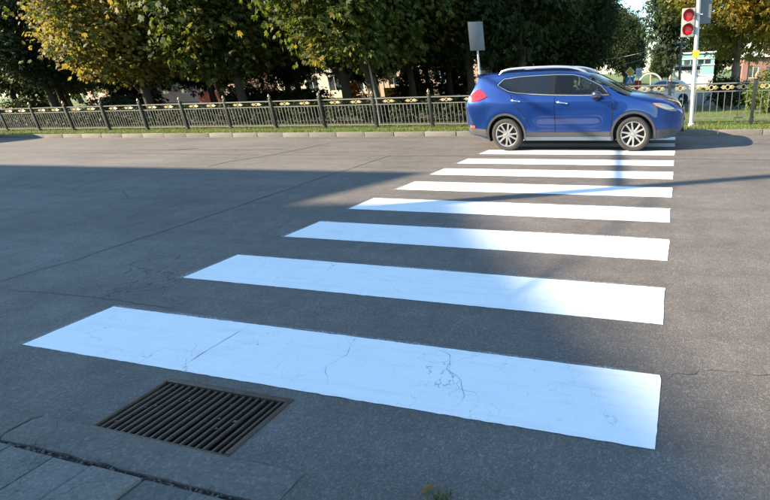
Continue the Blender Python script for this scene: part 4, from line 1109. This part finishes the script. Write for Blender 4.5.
# wheel wells
for c in UC:
    for sgn in (-1, 1):
        V = []; F = []
        for k in range(25):
            a = R(-20+220*k/24)
            V += [(c+.41*math.cos(a), sgn*.915, ZC+.41*math.sin(a)), (c+.41*math.cos(a), sgn*.56, ZC+.41*math.sin(a))]
            if k: F.append((2*k-2, 2*k-1, 2*k+1, 2*k))
        F.append(tuple(range(1, 50, 2)))
        obj('wheel_well', me_np('wheel_well', V, F, M_BLACK), car)
# wheels (outer side towards -y, mirrored by rotation)
T = MB(); T.lathe([(.238, -.105), (.262, -.118), (.300, -.122), (.326, -.112), (.340, -.088), (.344, -.04), (.344, .04), (.340, .088), (.30, .12), (.238, .10)], 48, 'y'); T_ME = T.mesh('tyre', M_TYRE, True, 40)
RM = MB(); RM.lathe([(.222, .08), (.222, -.07), (.228, -.100), (.240, -.112), (.247, -.110), (.245, -.09), (.238, .09)], 48, 'y'); R_ME = RM.mesh('rim', M_RIM, True, 40)
BD = MB(); BD.lathe([(0, .0), (.215, .0), (.218, .03), (0, .04)], 28, 'y'); B_ME = BD.mesh('brake_backing', M_DARKIN, True)
HB = MB(); HB.lathe([(0, -.098), (.028, -.098), (.034, -.09), (.062, -.082), (.066, -.06), (.066, 0)], 20, 'y'); H_ME = HB.mesh('hub', M_RIM, True)
def spoke():
    b = MB(); P = []
    st = [(.05, -.086, .034), (.11, -.088, .030), (.17, -.096, .026), (.232, -.106, .030)]
    for r, y, h in st: P += [(r, y+.004, -h), (r, y-.004, -h*.6), (r, y-.004, h*.6), (r, y+.004, h), (r, y+.03, h*.9), (r, y+.03, -h*.9)]
    F = []
    for i in range(3):
        for k in range(6): F.append((i*6+k, i*6+(k+1) % 6, (i+1)*6+(k+1) % 6, (i+1)*6+k))
    return b.add(P, F).mesh('spoke', M_RIM, True, 30)
S_ME = spoke()
# thin spokes: a pair from each of five roots
def wheel(c, sgn):
    wv = empty('wheel', (c, sgn*.80, ZC), 0 if sgn < 0 else math.pi, car)
    for nme, me in (('tyre', T_ME), ('rim', R_ME), ('brake_backing', B_ME), ('hub', H_ME)): obj(nme, me, wv)
    ph = random.uniform(0, 6.28)
    for k in range(10):
        o = obj('spoke', S_ME, wv, None, (0, ph+2*math.pi*k/10+(.055 if k % 2 else -.055), 0)); o.scale = (1, 1, .66)
    return wv
for c in UC:
    for sgn in (-1, 1): wheel(c, sgn)

# white car beyond the lawn
def small_car(loc, rz, label, paint):
    o = empty('parked_car', loc, rz); tag(o, label, 'car')
    zt = pch([(-2.05, .75), (-1.95, .92), (-1.7, 1.0), (-1.2, 1.36), (-.6, 1.46), (.2, 1.45), (.6, 1.32), (1.15, .98), (1.8, .86), (2.05, .7), (2.12, .5)])
    V = []; F = []; U = np.linspace(-2.05, 2.12, 40); nz = 9
    for u in U:
        e = min(1, (1-abs(u/2.2)**6))*.85
        for s in range(2*nz+1):
            q = (s-nz)/nz; t = 1-abs(q); top = zt(u); zz = .22+(top-.22)*min(1, (1-abs(q)**4.5)*1.0)
            yy = q*e*(1-.18*sstep(.95, 1.45, zz)); V.append((u, yy, zz))
    m = 2*nz+1
    for i in range(len(U)-1):
        for k in range(m-1): F.append((i*m+k, i*m+k+1, (i+1)*m+k+1, (i+1)*m+k)[::-1])
    F += [tuple(range(m)), tuple((len(U)-1)*m+k for k in range(m))[::-1]]
    MB().add(V, F).build('body', paint, o, True, sharp=50)
    for sgn in (-1, 1):
        def yv(z): return sgn*(.85*(1-.18*sstep(.95, 1.45, z))+.0)
        for P in ([(-1.15, .98), (-.95, 1.28), (-.3, 1.38), (-.28, .95)], [(-.22, .95), (-.22, 1.38), (.2, 1.37), (.5, 1.25), (.95, .95)]):
            V = [(u, yv(z)*1.01, z) for u, z in P]
            MB().add(V, [(0, 1, 2, 3, 4)[:len(V)]]).build('window', M_CGLASS, o)
        for u in (-1.3, 1.32):
            b = MB(); b.lathe([(0, -.02), (.18, -.02), (.2, -.05), (.29, -.06), (.31, .0), (.30, .12), (0, .12)], 18, 'y')
            b.build('wheel', M_TYRE, o, True, (u, sgn*.78, .31), (0, 0, 0 if sgn < 0 else math.pi))
    return o
M_CWHITE = simple('white_car_paint', (.75, .76, .77), .25, var=.03, coat=1)
M_CDARK = simple('dark_car_paint', (.03, .045, .09), .25, var=.03, coat=1)
small_car((-1.0, 30.5, -.49), math.pi, 'white car parked beyond the lawn behind the bonnet of the blue car', M_CWHITE)

# ------------------------------------------------------------------ what stands beside and behind the camera (it casts the shade on the road)
M_PLAST = simple('warm_plaster', (.45, .38, .30), .85, var=.15, scale=1); M_PLAST2 = simple('grey_plaster', (.36, .35, .34), .85, var=.15, scale=1)
def block(name, label, foot, h, wall):
    o = empty(name, (0, 0, 0)); tag(o, label, 'building')
    n = len(foot); b = MB()
    b.add([(x, y, -.1) for x, y in foot]+[(x, y, h) for x, y in foot], [(i, (i+1) % n, (i+1) % n+n, i+n) for i in range(n)]); b.build('wall', wall, o)
    MB().add([(x, y, h+.002) for x, y in foot]+[(x, y, h-.25) for x, y in foot], [tuple(range(n))]).build('roof', M_ROOF, o)
    wn = MB().box(-.7, .7, -.03, .01, 0, 1.6).mesh('window', M_GLASSB)
    for i in range(2):
        a, c = Vector(foot[i]), Vector(foot[i+1]); d = c-a; ln = d.length; an = math.atan2(d.y, d.x)
        if ln < 6: continue
        for k in range(min(12, int(ln/3.2))):
            p = a+d*((k+.5)/int(ln/3.2))
            for s in range(int(h/3)): obj('window', wn, o, (p.x, p.y, 1+3*s), (0, 0, an))
    return o
block('building', 'four storey warm plastered building standing on the near side of the street', [(-80, -4.45), (-25.55, -4.45), (-26.45, -7.1), (-40, -7.1), (-80, -7.1)], 12, M_PLAST)
block('building', 'taller grey building behind the warm plastered one on the near side', [(-62, -13.3), (-40.6, -13.2), (-38.1, -12.8), (-37.3, -14.0), (-9, -46.6), (-62, -49)], 20, M_PLAST2)
lp = empty('street_lamp', (-12.9, -1.0, 0)); tag(lp, 'tall street lamp post with a long arm standing at the near kerb', 'lamp post')
MB().tube([(0, 0, -.2), (0, 0, 9.4)], [.15, .12], 12).build('pole', M_GALV, lp, True)
MB().tube([(0, 0, 6.84), (-.56, 4.4, 6.86), (-.66, 5.2, 6.82)], [.065, .055, .05], 8).build('arm', M_GALV, lp, True)
MB().lathe([(0, 6.70), (.16, 6.72), (.2, 6.85), (.1, 6.98), (0, 7.0)], 12, 'z', (-.67, 5.3, -.07)).build('lamp_head', M_SIGNBACK, lp, True)
wire('cable running back from the street lamp post over the near pavement', (-12.9, -1.1, 7.25), (-14.9, -12, 7.2), .2, .017)
pc = empty('street_pole', (-14.9, -12, 0)); tag(pc, 'plain pole on the near side carrying the cable', 'pole')
b = MB(); b.tube([(0, 0, -.2), (0, 0, 7.4)], [.1, .08], 10); b.lathe([(.2, -.1), (.2, .05), (.11, .09)], 10); b.build('pole', M_GALV, pc, True)
MB().box(-.3, .3, -.04, .04, 7.12, 7.2).build('crossarm', M_GALV, pc)
c2 = dup(car, (-28.0, 8.75, 0), 0, 'silver copy of a compact suv parked at the far kerb'); c2['label'] = 'silver compact suv parked at the far kerb beyond the left edge'
for ch in c2.children_recursive:
    if ch.type == 'MESH' and ch.data.materials and ch.data.materials[0] == M_CAR:
        ch.material_slots[0].link = 'OBJECT'; ch.material_slots[0].material = M_CARW
